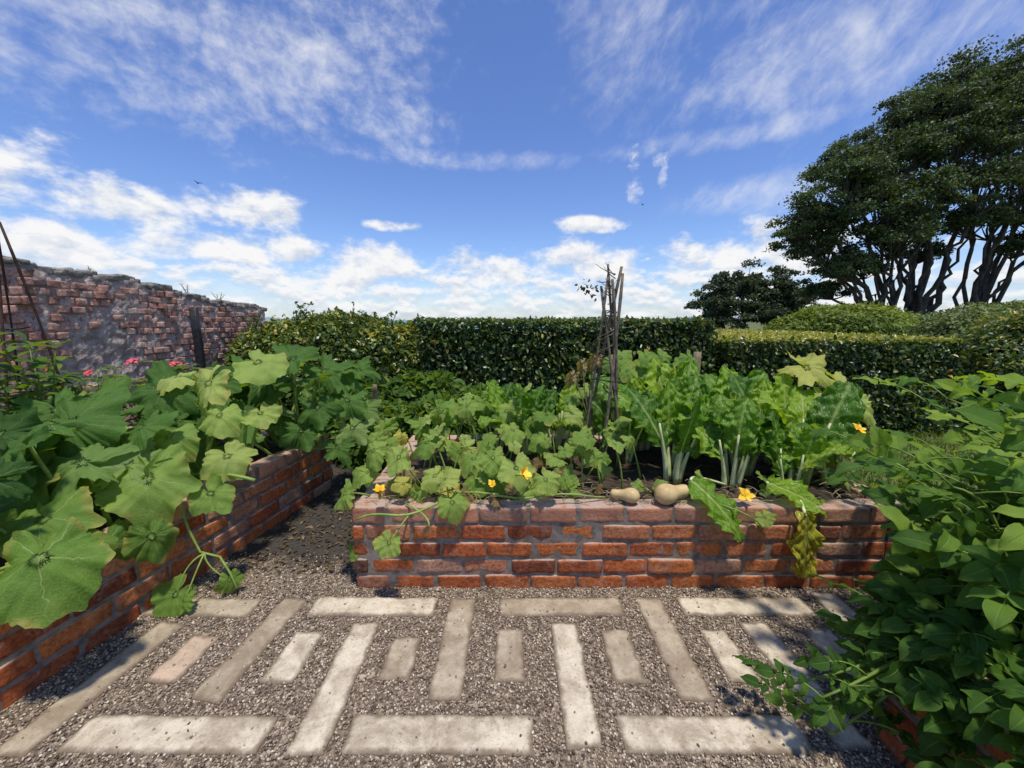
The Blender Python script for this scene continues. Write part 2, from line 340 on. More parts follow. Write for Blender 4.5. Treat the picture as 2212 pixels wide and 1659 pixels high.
# ---------------------------------------------------------------- light and sky
S=Vector((.12,-.22,.96)).normalized()
sun=bpy.data.lights.new('sun','SUN'); sun.energy=4.3; sun.angle=math.radians(4.); sun.color=(1,.94,.82)
so=bpy.data.objects.new('sun',sun); COL.objects.link(so); so.rotation_euler=S.to_track_quat('Z','Y').to_euler(); so.location=(0,0,20)
w=bpy.data.worlds.new('World'); scene.world=w; w.use_nodes=True
t=NT(w.node_tree); t.n.clear()
sky=t.node('ShaderNodeTexSky',sky_type='NISHITA'); sky.sun_disc=False
sky.sun_elevation=math.asin(S.z); sky.sun_rotation=math.atan2(S.x,S.y); sky.air_density=1.; sky.dust_density=.5; sky.ozone_density=2.
g=t.node('ShaderNodeTexCoord').outputs['Generated']
sp=t.node('ShaderNodeSeparateXYZ'); t.k.new(g,sp.inputs[0]); dx,dy,dz=sp.outputs
az=t.m('ARCTAN2',dx,dy); el=t.m('ARCSINE',dz)
def blobmask(blobs,lo=-2.):
    r=None
    for (a,e,ra,re) in blobs:
        p=t.m('MULTIPLY',t.m('SUBTRACT',az,a),1/ra); q=t.m('MULTIPLY',t.m('SUBTRACT',el,e),1/re)
        s=t.m('SUBTRACT',1.,t.m('ADD',t.m('MULTIPLY',p,p),t.m('MULTIPLY',q,q)))
        r=s if r is None else t.m('MAXIMUM',r,s)
    return t.m('MAXIMUM',r,lo)
def vec(x,y,z):
    n=t.node('ShaderNodeCombineXYZ'); t.put(n.inputs[0],x);t.put(n.inputs[1],y);t.put(n.inputs[2],z); return n.outputs[0]
cum=[(-.747,.195,.13,.05),(-.60,.215,.13,.045),(-.58,.145,.23,.04),(-.93,.235,.12,.09),(-.9,.12,.17,.055),(-.34,.13,.12,.055),(-.064,.115,.15,.055),(.16,.13,.18,.062),(.19,.223,.11,.020),(-.286,.215,.07,.014),(.535,.13,.19,.07),(-.42,.09,.16,.045),(1.3,.2,.3,.09),(-1.5,.25,.3,.1),(2.3,.25,.5,.1)]
mk=blobmask(cum)
def cumn(dela,dele,det):
    A_=t.m('ADD',az,dela) ; E_=t.m('MULTIPLY',t.m('ADD',el,dele),1.6)
    return t.noise(vec(A_,E_,0.),8.5,det,.61,.1)
nc=cumn(0.,0.,12.); ncu=cumn(-.008,.020,6.)
d1=t.sstep(t.m('ADD',t.m('MULTIPLY',mk,.37),t.m('MULTIPLY',t.m('SUBTRACT',nc,.462),2.2)),.0,.5)
nb=t.noise(vec(az,t.m('MULTIPLY',el,2.2),5.),12.,10.,.61)
nbu=t.noise(vec(az,t.m('MULTIPLY',t.m('ADD',el,.010),2.2),5.),12.,6.,.6)
bq=t.m('MULTIPLY',t.m('SUBTRACT',el,.055),1/.085)
d2=t.sstep(t.m('ADD',t.m('MULTIPLY',t.m('SUBTRACT',1.,t.m('MULTIPLY',bq,bq)),.40),t.m('MULTIPLY',t.m('SUBTRACT',nb,.54),2.6)),-.02,.45)
nL=t.m('ADD',t.m('MULTIPLY',t.m('SUBTRACT',t.noise(vec(az,t.m('MULTIPLY',el,1.6),1.),4.,10.,.62,.5),.5),1.35),t.m('MULTIPLY',t.m('SUBTRACT',t.noise(vec(az,t.m('MULTIPLY',el,1.3),7.),26.,6.,.62,.2),.5),.9))
ru=t.m('ADD',t.m('MULTIPLY',az,.80),t.m('MULTIPLY',el,.6)); rv=t.m('SUBTRACT',t.m('MULTIPLY',el,.8),t.m('MULTIPLY',az,.6))
nR=t.m('ADD',t.m('MULTIPLY',t.m('SUBTRACT',t.noise(vec(ru,t.m('MULTIPLY',rv,1.5),1.),4.,11.,.6,.6),.5),1.3),t.m('MULTIPLY',t.m('SUBTRACT',t.noise(vec(ru,t.m('MULTIPLY',rv,1.6),7.),18.,8.,.66,.3),.5),.75))
nn=t.fmix(t.sstep(az,-.25,.35),nL,nR)
cir=[(-.62,.47,.44,.13),(-.95,.36,.25,.06),(-.5,.54,.38,.12),(-.25,.42,.17,.06),(-.15,.36,.36,.022),(.27,.54,.15,.16),(.62,.46,.28,.10),(.5,.365,.36,.025),(.85,.42,.28,.13),(.05,.68,.3,.06),(.6,.25,.25,.04)]
mc=blobmask(cir)
d3=t.sstep(t.m('ADD',t.m('MULTIPLY',mc,.25),nn),-.10,.88)
wis=blobmask([(.285,.35,.016,.028),(.345,.345,.018,.022),(.350,.315,.012,.026),(.288,.29,.020,.026)],-3.)
nw=t.noise(vec(az,t.m('MULTIPLY',el,1.2),3.),45.,6.,.6,.3)
d4=t.m('MULTIPLY',t.sstep(t.m('ADD',t.m('MULTIPLY',wis,.35),t.m('MULTIPLY',t.m('SUBTRACT',nw,.5),1.8)),-.05,.7),.65)
d3=t.m('MAXIMUM',t.m('MULTIPLY',d3,.92),d4)
dens=t.m('MAXIMUM',t.m('MAXIMUM',d1,t.m('MULTIPLY',d2,.94)),d3)
dens=t.m('MAXIMUM',dens,t.m('MULTIPLY',t.m('SUBTRACT',1.,t.sstep(dz,.0,.16)),.42))
dens=t.m('MULTIPLY',dens,t.sstep(dz,-.01,.0))
sh1=t.m('ADD',.78,t.m('MULTIPLY',t.m('SUBTRACT',nc,ncu),3.6),clamp=True)
sh2=t.m('ADD',.78,t.m('MULTIPLY',t.m('SUBTRACT',nb,nbu),3.4),clamp=True)
sh=t.fmix(t.m('GREATER_THAN',d2,d1),sh1,sh2)
sh=t.fmix(t.m('GREATER_THAN',d3,t.m('MAXIMUM',d1,d2)),sh,.88)
cc=t.mix(sh,(.50,.60,.76),(.99,.99,1.0))
tint=t.mix(t.sstep(dz,.0,.45),(.76,.88,1.12),(.68,.79,1.13))
skc=t.mix(1.,sky.outputs[0],tint,'MULTIPLY')
b1=t.node('ShaderNodeBackground'); b1.inputs[1].default_value=.15; t.k.new(skc,b1.inputs[0])
b2=t.node('ShaderNodeBackground'); b2.inputs[1].default_value=.95; t.k.new(cc,b2.inputs[0])
ms=t.node('ShaderNodeMixShader'); t.put(ms.inputs[0],dens); t.k.new(b1.outputs[0],ms.inputs[1]);t.k.new(b2.outputs[0],ms.inputs[2])
wo=t.node('ShaderNodeOutputWorld'); t.k.new(ms.outputs[0],wo.inputs[0])

# ---------------------------------------------------------------- setting: ground, sea, hills
def sst(x): x=np.clip(x,0,1); return x*x*(3-2*x)
def gridsheet(name,xs,ys,zf,mat):
    X,Y=np.meshgrid(xs,ys,indexing='ij'); Z=zf(X,Y); V=np.stack([X,Y,Z],-1).reshape(-1,3)
    n=len(ys); i=np.arange(len(xs)-1)[:,None]*n; j=np.arange(n-1)[None,:]
    F=np.stack([i+j,i+n+j,i+n+j+1,i+j+1],-1).reshape(-1,4)
    b=MB(); b.add(V,[F]); ob=b.build(name,[mat]); ob['kind']='structure'; return ob
def terr(X,Y): return -26*sst((Y-(13+np.maximum(0,X-5)*1.7))/45)
ax=np.unique(np.concatenate([np.linspace(-60,90,76),[-25000,-8000,-2000,-500,-150,200,600,2000,8000,25000]]))
ay=np.unique(np.concatenate([np.linspace(-40,130,86),[-25000,-5000,-800,-150,300,1000,5000,25000]]))
gridsheet('ground',ax,ay,lambda X,Y:terr(X,Y)-.004,M_GROUND)
gridsheet('sea',np.linspace(-30000,30000,9),np.linspace(30,40000,9),lambda X,Y:X*0-22.,M_SEA)
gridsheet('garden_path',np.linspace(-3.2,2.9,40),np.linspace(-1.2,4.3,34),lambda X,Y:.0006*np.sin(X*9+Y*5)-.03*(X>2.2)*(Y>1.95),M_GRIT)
def ridge(x0,x1,y,h,seed):
    r=np.random.default_rng(seed); xs=np.linspace(x0,x1,60); u=(xs-x0)/(x1-x0)
    p=np.sin(PI*u)**.6*(.7+.15*np.sin(u*17+seed)+.1*np.sin(u*41+seed*2)+.05*r.normal(size=60))
    def zf(X,Y):
        q=np.interp(X,xs,p); return -26+(h+26)*q*np.cos(np.clip((Y-y)/500,-1,1)*PI/2)
    gridsheet('hills',xs,np.linspace(y-500,y+500,9),zf,M_HILL)
ridge(-900,-480,4000,22,1); ridge(1350,3200,4500,46,2); ridge(-6000,-1500,7000,60,3); ridge(300,900,6000,12,4)

# pavers : (x, y, length along, rotated?, material, tilt)
pav=[(-1.56,1.688,.60,0,1,1),(-.683,1.69,.616,0,0,0),(.237,1.69,.61,0,1,0),(1.146,1.69,.63,0,0,0),
(-.25,1.48,.53,1,1,0),(.69,1.482,.54,1,1,1),(-1.12,1.48,.54,1,1,5),(1.60,1.52,.54,1,0,0),
(.24,1.32,.54,1,0,1),(-.676,1.31,.56,1,0,0),(-1.61,1.31,.56,1,1,7),(1.13,1.32,.54,1,0,2),
(-.01,1.42,.255,1,1,0),(.463,1.415,.26,1,1,1),(-.467,1.40,.205,1,1,1),(-.918,1.41,.25,1,0,1),(-1.37,1.40,.225,1,2,4),(.912,1.415,.26,1,0,0),(1.385,1.42,.26,1,0,0),
(-.245,1.10,.635,0,0,0),(.685,1.10,.63,0,0,0),(-1.165,1.10,.67,0,0,0),]
rects=[]
for i,(x,y,L,rot,mi,tl) in enumerate(pav):
    wdt=.127+U(-.004,.006)
    V,F=cube_t(15,(L,wdt,.06),.009)
    e=np.maximum(np.abs(V[:,0])/(L/2)-(1-wdt/L),0)*(L/wdt); e=np.maximum(e,np.abs(V[:,1])/(wdt/2))
    luv=np.stack([V[:,0],V[:,1],e],1)
    V=V+.0055*norm(V*np.array([1,3,0])+1e-6)*sn(V+i*3.1,45)[:,None]+np.array([0,0,1])*(.0018*sn(V+i,26))[:,None]
    b=MB(); b.add(V,[F],U(0,1),luv)
    ob=b.build('paver',[M_PAV[mi]])
    a=(PI/2 if rot else 0)+math.radians(-tl if x<0 else tl*.6)+U(-.012,.012)
    ob.location=(x,y,-.0225+U(-.001,.002)); ob.rotation_euler=(U(-.008,.008),U(-.006,.006),a)
    tag(ob,['pale cream worn concrete paver set in gravel','brown stained worn concrete paver set in gravel','pinkish buff tinted paver set in gravel'][mi],'paver','pavers laid in a woven pattern')
    rects.append((x,y,L,wdt,a))
def ico():
    bm=bmesh.new(); bmesh.ops.create_icosphere(bm,subdivisions=1,radius=.5)
    V=np.array([v.co[:] for v in bm.verts]);F=np.array([[v.index for v in f.verts] for f in bm.faces]);bm.free()
    return dict(v=V,f=[F],l=V.copy())
ICO=ico()
bm=bmesh.new(); bmesh.ops.create_icosphere(bm,subdivisions=3,radius=.82)
ICOV=np.array([v.co[:] for v in bm.verts]);ICOF=np.array([[v.index for v in f.verts] for f in bm.faces]);bm.free()
def rotmats(n):
    q=norm(rng.normal(size=(n,4))); a,b_,c_,d=q.T
    return np.stack([1-2*(c_*c_+d*d),2*(b_*c_-a*d),2*(b_*d+a*c_),2*(b_*c_+a*d),1-2*(b_*b_+d*d),2*(c_*d-a*b_),2*(b_*d-a*c_),2*(c_*d+a*b_),1-2*(b_*b_+c_*c_)],-1).reshape(n,3,3)
N=66000
P=np.stack([U(-2.0,2.5,N),.8+1.5*U(0,1,N)**1.15,np.zeros(N)],1)
keep=np.ones(N,bool)
inp=np.zeros(N,bool)
for (x,y,L,wd,a) in rects:
    c_,s_=math.cos(a),math.sin(a); qx=(P[:,0]-x)*c_+(P[:,1]-y)*s_; qy=-(P[:,0]-x)*s_+(P[:,1]-y)*c_
    inp|=(np.abs(qx)<L/2-.001)&(np.abs(qy)<wd/2-.001)
stray=U(0,1,N)<.016
keep&=(~inp)|stray
keep&=~((P[:,0]>-.825)&(P[:,1]>1.835))
keep&=~((P[:,0]>1.23)&(P[:,1]<1.10))
keep&=P[:,0]>-1.87+(P[:,1]-1.0)*.155
keep&=~((P[:,1]>1.80)&(U(0,1,N)<(P[:,1]-1.80)*2.8))
P[:,2]=np.where(inp,.0105,U(-.001,.0065,N))
P=P[keep]; n=len(P)
sz=U(.0062,.012,n)*(1+.35*(U(0,1,n)>.93))
R=rotmats(n)*(sz[:,None]*np.stack([U(.8,1.3,n),U(.7,1.,n),U(.5,.8,n)],1))[:,None,:]
b=MB(); b.scatter(ICO,P,R,U(0,1,n)); ob=b.build('gravel',[M_PEB]); ob['kind']='stuff'
b=MB(); n=1800
P=np.stack([U(-1.6,-.85,n),1.95+2.2*U(0,1,n),U(.002,.012,n)],1)
b.scatter(SL[0],P,frames(np.array([0,0,1])+rng.normal(size=(n,3))*.25,rng.normal(size=(n,3)))*U(.012,.04,n)[:,None,None],U(0,1,n))
ob=b.build('leaf_litter',[M_LITTER]); ob['kind']='stuff'
b=MB(); n=40000
P=np.stack([U(-2.5,7,n),U(2.0,5.0,n),np.zeros(n)],1); P=P[((P[:,0]>2.3)|(P[:,1]>3.3))&~((P[:,0]<-.7)&(P[:,1]<3.9))]; n=len(P)
GB=dict(v=np.array([[-.06,0,0],[.06,0,0],[.04,.6,.05],[-.04,.6,.05],[0,1,.2]]),f=[np.array([[0,1,2,3]]),np.array([[3,2,4]])],l=np.zeros((5,3)))
tip=np.array([0,0,1.])+rng.normal(size=(n,3))*.3
b.scatter(GB,P,frames(rng.normal(size=(n,3))*[1,1,.1],tip)*U(.04,.1,n)[:,None,None],U(0,1,n))
ob=b.build('grass',[M_GRASS],False); ob['kind']='stuff'

# ---------------------------------------------------------------- raised beds
BH=.46; PITCH=.096
def wall_run(mb,mm,p0,p1,inward,thick=.11,courses=5,z0=-.02,L=.245,cuts=5,off=0):
    p0=np.array([*p0,0.]);p1=np.array([*p1,0.]);D=p1-p0;T=np.linalg.norm(D);D/=T
    I=np.array([*inward,0.]);I/=np.linalg.norm(I)
    for c in range(courses):
        zc=z0+PITCH*(c+.5)+U(-.002,.002); s=-(L/2 if (c+off)%2 else 0)
        while s<T-.02:
            Lb=L+U(-.010,.010)
            a=max(s,0)+U(.005,.008); e=min(s+Lb,T)-U(.005,.008); s+=Lb
            if e-a<.03: continue
            V,F=cube_t(cuts,(e-a,thick,PITCH-.014+U(-.007,.003)+(.004 if c==courses-1 else 0)),.010)
            tw=U(-.02,.02); V=V@np.array([[math.cos(tw),0,math.sin(tw)],[0,1,0],[-math.sin(tw),0,math.cos(tw)]]).T
            V=V+norm(V)*(.0048*sn(V+s*5+c*9.7,52)+.0026*sn(V+s*3+c,110))[:,None]
            W=p0+D*((a+e)/2)+I*(thick/2+U(-.007,.007))+V[:,:1]*D+V[:,1:2]*I+V[:,2:3]*np.array([0,0,1.])+np.array([0,0,zc])
            mb.add(W,[F if np.cross(D,I)[2]>0 else F[:,::-1]],U(0,1))
    V,F=cube_t(1,(T-.02,thick-.014,PITCH*courses-.016),.002)
    W=p0+D*T/2+I*thick/2+V[:,:1]*D+V[:,1:2]*I+V[:,2:3]*np.array([0,0,1.])+np.array([0,0,z0+PITCH*courses/2-.004])
    mm.add(W,[F if np.cross(D,I)[2]>0 else F[:,::-1]])
def bed(label,corners,loc):
    e=thing('raised_garden_bed',label,'garden bed',loc,'brick raised garden beds')
    mb=MB();mm=MB(); c=np.array(corners); ctr=c.mean(0); n=len(c)
    for i in range(n):
        a=c[i];b_=c[(i+1)%n];d=norm(b_-a); inw=np.array([-d[1],d[0]])
        if inw@(ctr-a)<0: inw=-inw
        a2=a+d*.1115; wall_run(mb,mm,a2,b_+d*0,inw,off=i)
    part(mb.build('brick_wall',[M_BRICK],True),e); part(mm.build('mortar',[M_MORT],False),e)
    xs=np.linspace(.03,.97,40); A,B,C,D=[np.array([*q,0.]) for q in c]
    X,Y=np.meshgrid(xs,xs,indexing='ij')
    V=(A*(1-X[...,None])*(1-Y[...,None])+B*X[...,None]*(1-Y[...,None])+C*X[...,None]*Y[...,None]+D*(1-X[...,None])*Y[...,None])
    V=V.reshape(-1,3); V[:,2]=.415+.018*sn(V,14)
    i=np.arange(39)[:,None]*40;j=np.arange(39)[None,:]
    s=MB(); s.add(V,[np.stack([i+j,i+40+j,i+41+j,i+j+1],-1).reshape(-1,4)])
    part(s.build('soil',[M_SOIL]),e); return e
bed('red brick raised bed filled with chard and pumpkin vines',[(2.06,1.83),(2.06,3.1),(-.83,3.1),(-.83,1.83)][::-1],(.6,2.4,0))
bed('weathered red brick raised bed overflowing with courgette leaves',[(-2.02,.1),(-1.53,3.12),(-3.75,3.4),(-3.75,.1)],(-2.7,1.8,0))
bed('shaded brick raised bed with sprawling potato plants',[(1.25,-.6),(1.25,1.10),(3.2,1.10),(3.2,-.6)],(2.2,.3,0))
b=MB()
for k in range(420):
    c=np.array([U(-.75,1.98),1.86+abs(rng.normal())*.16,U(.455,.475)]); a=U(0,2*PI); L=U(.03,.11); d=np.array([math.cos(a),math.sin(a)*.7,U(-.1,.25)])*L
    V,F=tube(bez(c-d/2,c+[0,0,U(0,.02)],c+d/2,4),U(.0009,.002),3); b.add(V,F)
ob=b.build('dry_straw',[M_STRAW]); ob['kind']='stuff'

# ---------------------------------------------------------------- ruined wall
e=thing('ruined_brick_wall','crumbling old brick wall with eroded grey mortar cap','wall',(-4.3,4.5,0))
def wtop(y): return 1.93-(y-3.3)*.105+.03*np.sin(y*3.1)+.02*np.sin(y*13.+1)
mb=MB();mm=MB();mc_=MB()
ys=np.arange(.9,6.65,.110); 
for c in range(26):
    zc=.04+c*.076
    for y in ys:
        yy=y+(.055 if c%2 else 0)+U(-.008,.008); zz=zc+.012*np.sin(y*2.1+c*.3)+U(-.004,.004)
        if zz+.05>wtop(yy)-.04: continue
        pq=np.array([0,yy,zz]); miss=sn(pq[None]*np.array([1,1,1.6]),4.2)[0]
        if miss>.98 or U(0,1)<.06: continue
        if ((yy-4.0)/.42)**2+((zz-1.0)/.34)**2<1+.35*math.sin(yy*17+zz*11): continue
        prot=U(-.016,.016)+(U(.012,.04) if U(0,1)<.14 else 0)-.02*max(0,miss); L2=U(.08,.107)
        V,F=cube_t(4,(.2,L2,U(.058,.072)),.005)
        V=V+norm(V)*(.006*sn(V+y*3+c,50)+.004*sn(V+y,120))[:,None]
        a=U(-.11,.11); V=V@np.array([[1,0,0],[0,math.cos(a),-math.sin(a)],[0,math.sin(a),math.cos(a)]]).T
        mb.add(V+np.array([-4.33+prot,yy,zz]),[F],U(0,1))
Y,Z=np.meshgrid(np.linspace(.8,6.72,340),np.linspace(0,1,120),indexing='ij')
Zw=Z*(wtop(Y)-.03)
for sgn,xx in((1,-4.247),(-1,-4.62)):
    V=np.stack([np.full(Y.shape,xx),Y,Zw],-1).reshape(-1,3); V[:,0]+=sgn*(.012*sn(V,7)+.011*sn(V,27)+.009*sn(V,80))
    i=np.arange(339)[:,None]*120;j=np.arange(119)[None,:]; F=np.stack([i+j,i+120+j,i+121+j,i+j+1],-1).reshape(-1,4)
    mm.add(V,[F if sgn>0 else F[:,::-1]])
V,F=cube_t(9,(.33,.06,1.6),.01); V=V+.01*sn(V,20)[:,None]; mm.add(V+np.array([-4.44,6.73,.8-.06]),[F])
for y in np.arange(.9,6.75,.07):
    V,F=cube_t(7,(U(.36,.42),U(.12,.24),U(.05,.08)),.02); V=V+norm(V)*(.014*sn(V+y*7,22)+.009*sn(V+y,70))[:,None]
    a=U(-.12,.12); V=V@np.array([[1,0,0],[0,math.cos(a),-math.sin(a)],[0,math.sin(a),math.cos(a)]]).T
    mc_.add(V+np.array([-4.44+U(-.02,.01),y,wtop(y)-.015+U(-.012,.012)]),[F],U(0,1))
part(mb.build('brickwork',[M_RBRICK]),e);part(mm.build('mortar_core',[M_RUINM]),e);part(mc_.build('capping',[M_CAP]),e)

# ---------------------------------------------------------------- hedges and bushes
def hedge(name,label,x0,x1,y0,y1,h,dens,ls,mat,topr=.0,tdens=1.,topb=.0):
    e=thing(name,label,'hedge',((x0+x1)/2,(y0+y1)/2,0))
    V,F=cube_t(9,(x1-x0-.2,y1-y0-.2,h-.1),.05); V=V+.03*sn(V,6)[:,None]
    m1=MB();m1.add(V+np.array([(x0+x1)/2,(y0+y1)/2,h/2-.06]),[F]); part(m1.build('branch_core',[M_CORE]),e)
    b=MB()
    def face(o,a,c,nrm,n,top=False):
        o,a,c,nrm=[np.array(q,float) for q in(o,a,c,nrm)]
        P=o+a*U(0,1,n)[:,None]+c*U(0,1,n)[:,None]
        dep=U(0,1,n)**1.5
        P=P+nrm*(.022*sn(P,5)*(.15 if top else 1)-(.05 if top else .10)*dep+.01*(not top))[:,None]+rng.normal(size=(n,3))*(.005 if top else .010)
        rise=(U(0,1,n)>.99)*U(0,.04,n)*(.4 if topr>1 else 1.); P+=nrm*rise[:,None]
        if not top: P[:,2]=np.minimum(P[:,2],h)
        Nn=nrm*.55+np.array([0,0,.45])+rng.normal(size=(n,3))*.5
        T=rng.normal(size=(n,3))*.8+nrm*.4+np.array([0,0,-.2 if not top else .1])
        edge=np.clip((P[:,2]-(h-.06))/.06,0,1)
        rd=np.clip(rng.normal(.40,.2,n)+.30*edge*topr+(topb if top else 0)+.15*sn(P,3),0,.95); rd=np.where(U(0,1,n)>.985,1,rd)  # top and upper-edge leaves coloured brighter: young growth plus painted-in sunlight
        R=frames(Nn,T)*(U(.7,1.25,n)*ls*(.8 if top else 1.))[:,None,None]
        for q in range(3):
            s_=slice(q,None,3); b.scatter(SL[q],P[s_],R[s_],rd[s_])
    A=lambda q:int(q*dens)
    W=x1-x0;D=y1-y0
    face((x0,y0,0),(W,0,0),(0,0,h),(0,-1,0),A(W*h))
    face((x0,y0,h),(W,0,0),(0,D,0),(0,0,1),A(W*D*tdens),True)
    face((x0,y0,0),(0,D,0),(0,0,h),(-1,0,0),A(D*h*.8)); face((x1,y0,0),(0,D,0),(0,0,h),(1,0,0),A(D*h*.8))
    part(b.build('foliage',[mat],False),e); return e
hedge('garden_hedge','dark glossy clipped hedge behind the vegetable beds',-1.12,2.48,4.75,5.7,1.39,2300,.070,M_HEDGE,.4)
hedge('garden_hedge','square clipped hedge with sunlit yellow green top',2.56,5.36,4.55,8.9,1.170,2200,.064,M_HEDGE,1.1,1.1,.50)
def bush(name,label,lumps,dens,ls,mat,cat='bush',core=True,shoots=0,loc=None,up=.4,jit=.5,b0=.4):
    L=np.array(lumps,float); loc=loc or (L[:,0].mean(),L[:,1].mean(),0)
    e=thing(name,label,cat,loc); b=MB();m1=MB()
    for (x,y,z,rx,ry,rz) in lumps:
        c=np.array([x,y,z]);rr=np.array([rx,ry,rz]); n=int(dens*(rx*ry+rx*rz+ry*rz)*4.2)
        d=norm(rng.normal(size=(n,3))); d=d[(d[:,2]>-.75)]; n=len(d)
        P=c+d*rr*(1+.09*sn(d*3+c,2.2)[:,None])*(1-.16*(U(0,1,n)**1.4))[:,None]*(1+.1*(U(0,1,n)>.97)*U(0,1,n))[:,None]
        ok=P[:,2]>.02; P=P[ok];d=d[ok];n=len(P)
        R=frames(d*.6+np.array([0,0,up])+rng.normal(size=(n,3))*jit,rng.normal(size=(n,3))+d*.5)*(U(.7,1.3,n)*ls)[:,None,None]
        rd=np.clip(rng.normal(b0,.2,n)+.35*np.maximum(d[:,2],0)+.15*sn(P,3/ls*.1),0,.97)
        for q in range(3):
            s_=slice(q,None,3); b.scatter(SL[q],P[s_],R[s_],rd[s_])
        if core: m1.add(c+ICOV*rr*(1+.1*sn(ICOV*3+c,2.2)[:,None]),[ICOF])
    for k in range(shoots):
        x,y,z,rx,ry,rz=lumps[int(U(0,len(lumps)))]; p=np.array([x+U(-.8,.8)*rx,y+U(-.6,.6)*ry,z+rz*.7]); q=p+np.array([U(-.25,.25),U(-.1,.1),U(.15,.5)])*max(rz,.5)
        pa=bez(p,(p+q)/2+[U(-.05,.05),0,.05],q+[U(-.1,.1),0,0],7); V,F=tube(pa,np.linspace(.006,.002,7),4); m1.add(V,F)
        nn=14; P=pa[rng.integers(1,7,nn)]; b.scatter(SL[1],P,frames(rng.normal(size=(nn,3))+[0,0,.6],rng.normal(size=(nn,3)))*ls*.7,U(.3,.9,nn))
    part(b.build('foliage',[mat],False),e)
    part(m1.build('branch_core',[M_CORE]),e)
    return e
bush('loose_shrub','untrimmed shrub with wispy shoots beside the ruined wall',[(-3.25,5.6,.65,.8,.6,.72),(-2.5,5.5,.75,.8,.6,.74),(-1.8,5.4,.68,.65,.6,.70),(-2.9,5.2,.4,.9,.5,.6),(-1.65,5.2,.35,.55,.5,.6),(-2.1,5.5,1.0,.4,.4,.43),(-3.6,6.2,.6,.6,.5,.75),(-1.35,5.5,.85,.35,.4,.50)],1700,.078,M_HEDGE,shoots=120,b0=.42,jit=.9)
bush('clipped_bush','large rounded clipped dark green bush',[(6.85,4.6,.75,1.2,1.15,.95)],1900,.062,M_HEDGE,b0=.5)
bush('garden_shrub','rounded shrub with muted green leaves',[(8.0,6.6,.4,1.1,1.0,.75),(9.8,8.0,.6,1.3,1.3,1.0)],700,.09,M_TREE,b0=.7)
bush('domed_bush','domed sunlit yellow green bush behind the hedge',[(10.3,12,.6,2.0,1.7,1.32),(9.2,12.3,.5,1.2,1.3,1.05)],700,.11,M_BUSH,b0=.45)
bush('scrub_bush','scrubby bushes under the large trees',[(15.5,14.5,.1,2.2,1.8,1.5),(19,16,.2,2.4,2,1.7),(22,18,.3,2.4,1.8,1.9),(26,20,.3,3,1.8,1.9)],220,.17,M_TREE,b0=.6)
bush('low_weeds','dark low weeds growing at the end of the alley',[(-1.35,3.75,.15,.42,.3,.42),(-.75,3.6,.15,.4,.3,.5),(-1.8,4.1,.2,.4,.4,.6),(-.3,3.9,.2,.5,.3,.5),(-1.0,4.3,.2,.7,.3,.6)],1300,.10,M_HERB,'weeds',b0=.25,jit=.8)

# ---------------------------------------------------------------- trees
def tree(label,bases,clumps,mat,ls=.19,ppc=17,lpp=115,tr=.3,flat=.75,seed=1,shrink=1.):
    e=thing('tree',label,'tree',(bases[0][0],bases[0][1],0)); b=MB();tk=MB()
    for (x,y,z,r) in clumps:
        r=r*shrink
        c=np.array([x,y,z],float)
        B=min(bases,key=lambda q:abs(q[0]-x)*1.+U(0,1.5)); B=np.array([B[0],B[1],-.5])
        f=B+np.array([(x-B[0])*.12+U(-.2,.2),(y-B[1])*.1,1.6+U(0,1.2)]); md=B*.45+c*.55; md[2]=z*.62
        pa=np.concatenate([bez(B,(B+f)/2+U(-.15,.15,3),f,6)[:-1],bez(f,f*.35+md*.65+[U(-.4,.4),0,-.3],md,7)[:-1],bez(md,md*.5+c*.5+U(-.6,.6,3),c,6)])
        pa[1:-1]+=rng.normal(size=(len(pa)-2,3))*.12
        V,F=tube(pa,np.linspace(tr*U(.5,1.15),.04,len(pa)),8); tk.add(V,F)
        for k in range(ppc):
            d=norm(rng.normal(size=3)); d[2]=abs(d[2])*1.1-.42; d=norm(d)
            pc=c+d*np.array([r,r,r*flat])*U(.35,1.07); pr=r*U(.23,.40)
            st=pa[-3] if U(0,1)<.5 else c
            q=bez(st,(st+pc)/2+[0,0,-.15],pc,5); V,F=tube(q,np.linspace(.05,.015,5),4); tk.add(V,F)
            n=lpp; dd=norm(rng.normal(size=(n,3))); dd[:,2]=np.abs(dd[:,2])*1.1-.38
            P=pc+dd*np.array([pr,pr,pr*.68])*(U(.25,1.2,n)*(1+.25*sn(dd*2+pc,2.)))[:,None]
            R=frames(dd*.5+[0,0,.4]+rng.normal(size=(n,3))*.6,rng.normal(size=(n,3)))*(U(.6,1.3,n)*ls)[:,None,None]
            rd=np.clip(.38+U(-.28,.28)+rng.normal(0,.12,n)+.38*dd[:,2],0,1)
            b.scatter(TL[0],P[::2],R[::2],rd[::2]);b.scatter(TL[1],P[1::2],R[1::2],rd[1::2])
    part(tk.build('trunk',[M_BARK]),e);part(b.build('crown',[mat],False),e); return e
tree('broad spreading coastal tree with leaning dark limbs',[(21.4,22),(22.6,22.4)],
 [(16.3,22,7.2,1.75),(17.3,21.3,8.8,1.75),(16,22,5.7,1.4),(18.5,20.8,7.0,1.8),(17.4,23,5.2,1.6),(19.5,22,8.7,1.9),(19.4,21,5.6,1.7),(20.8,20.5,7.4,1.7),(18.5,23,9.8,1.5),(17.8,21.5,3.9,1.3),(20.1,23,4.3,1.5),(16.8,22,6.4,1.5),(19,24,3.2,1.2),(21.3,22,6,1.4),(20.4,22,10,1.5)],M_TREE,ls=.15,ppc=26,lpp=160,tr=.19,shrink=1.03)
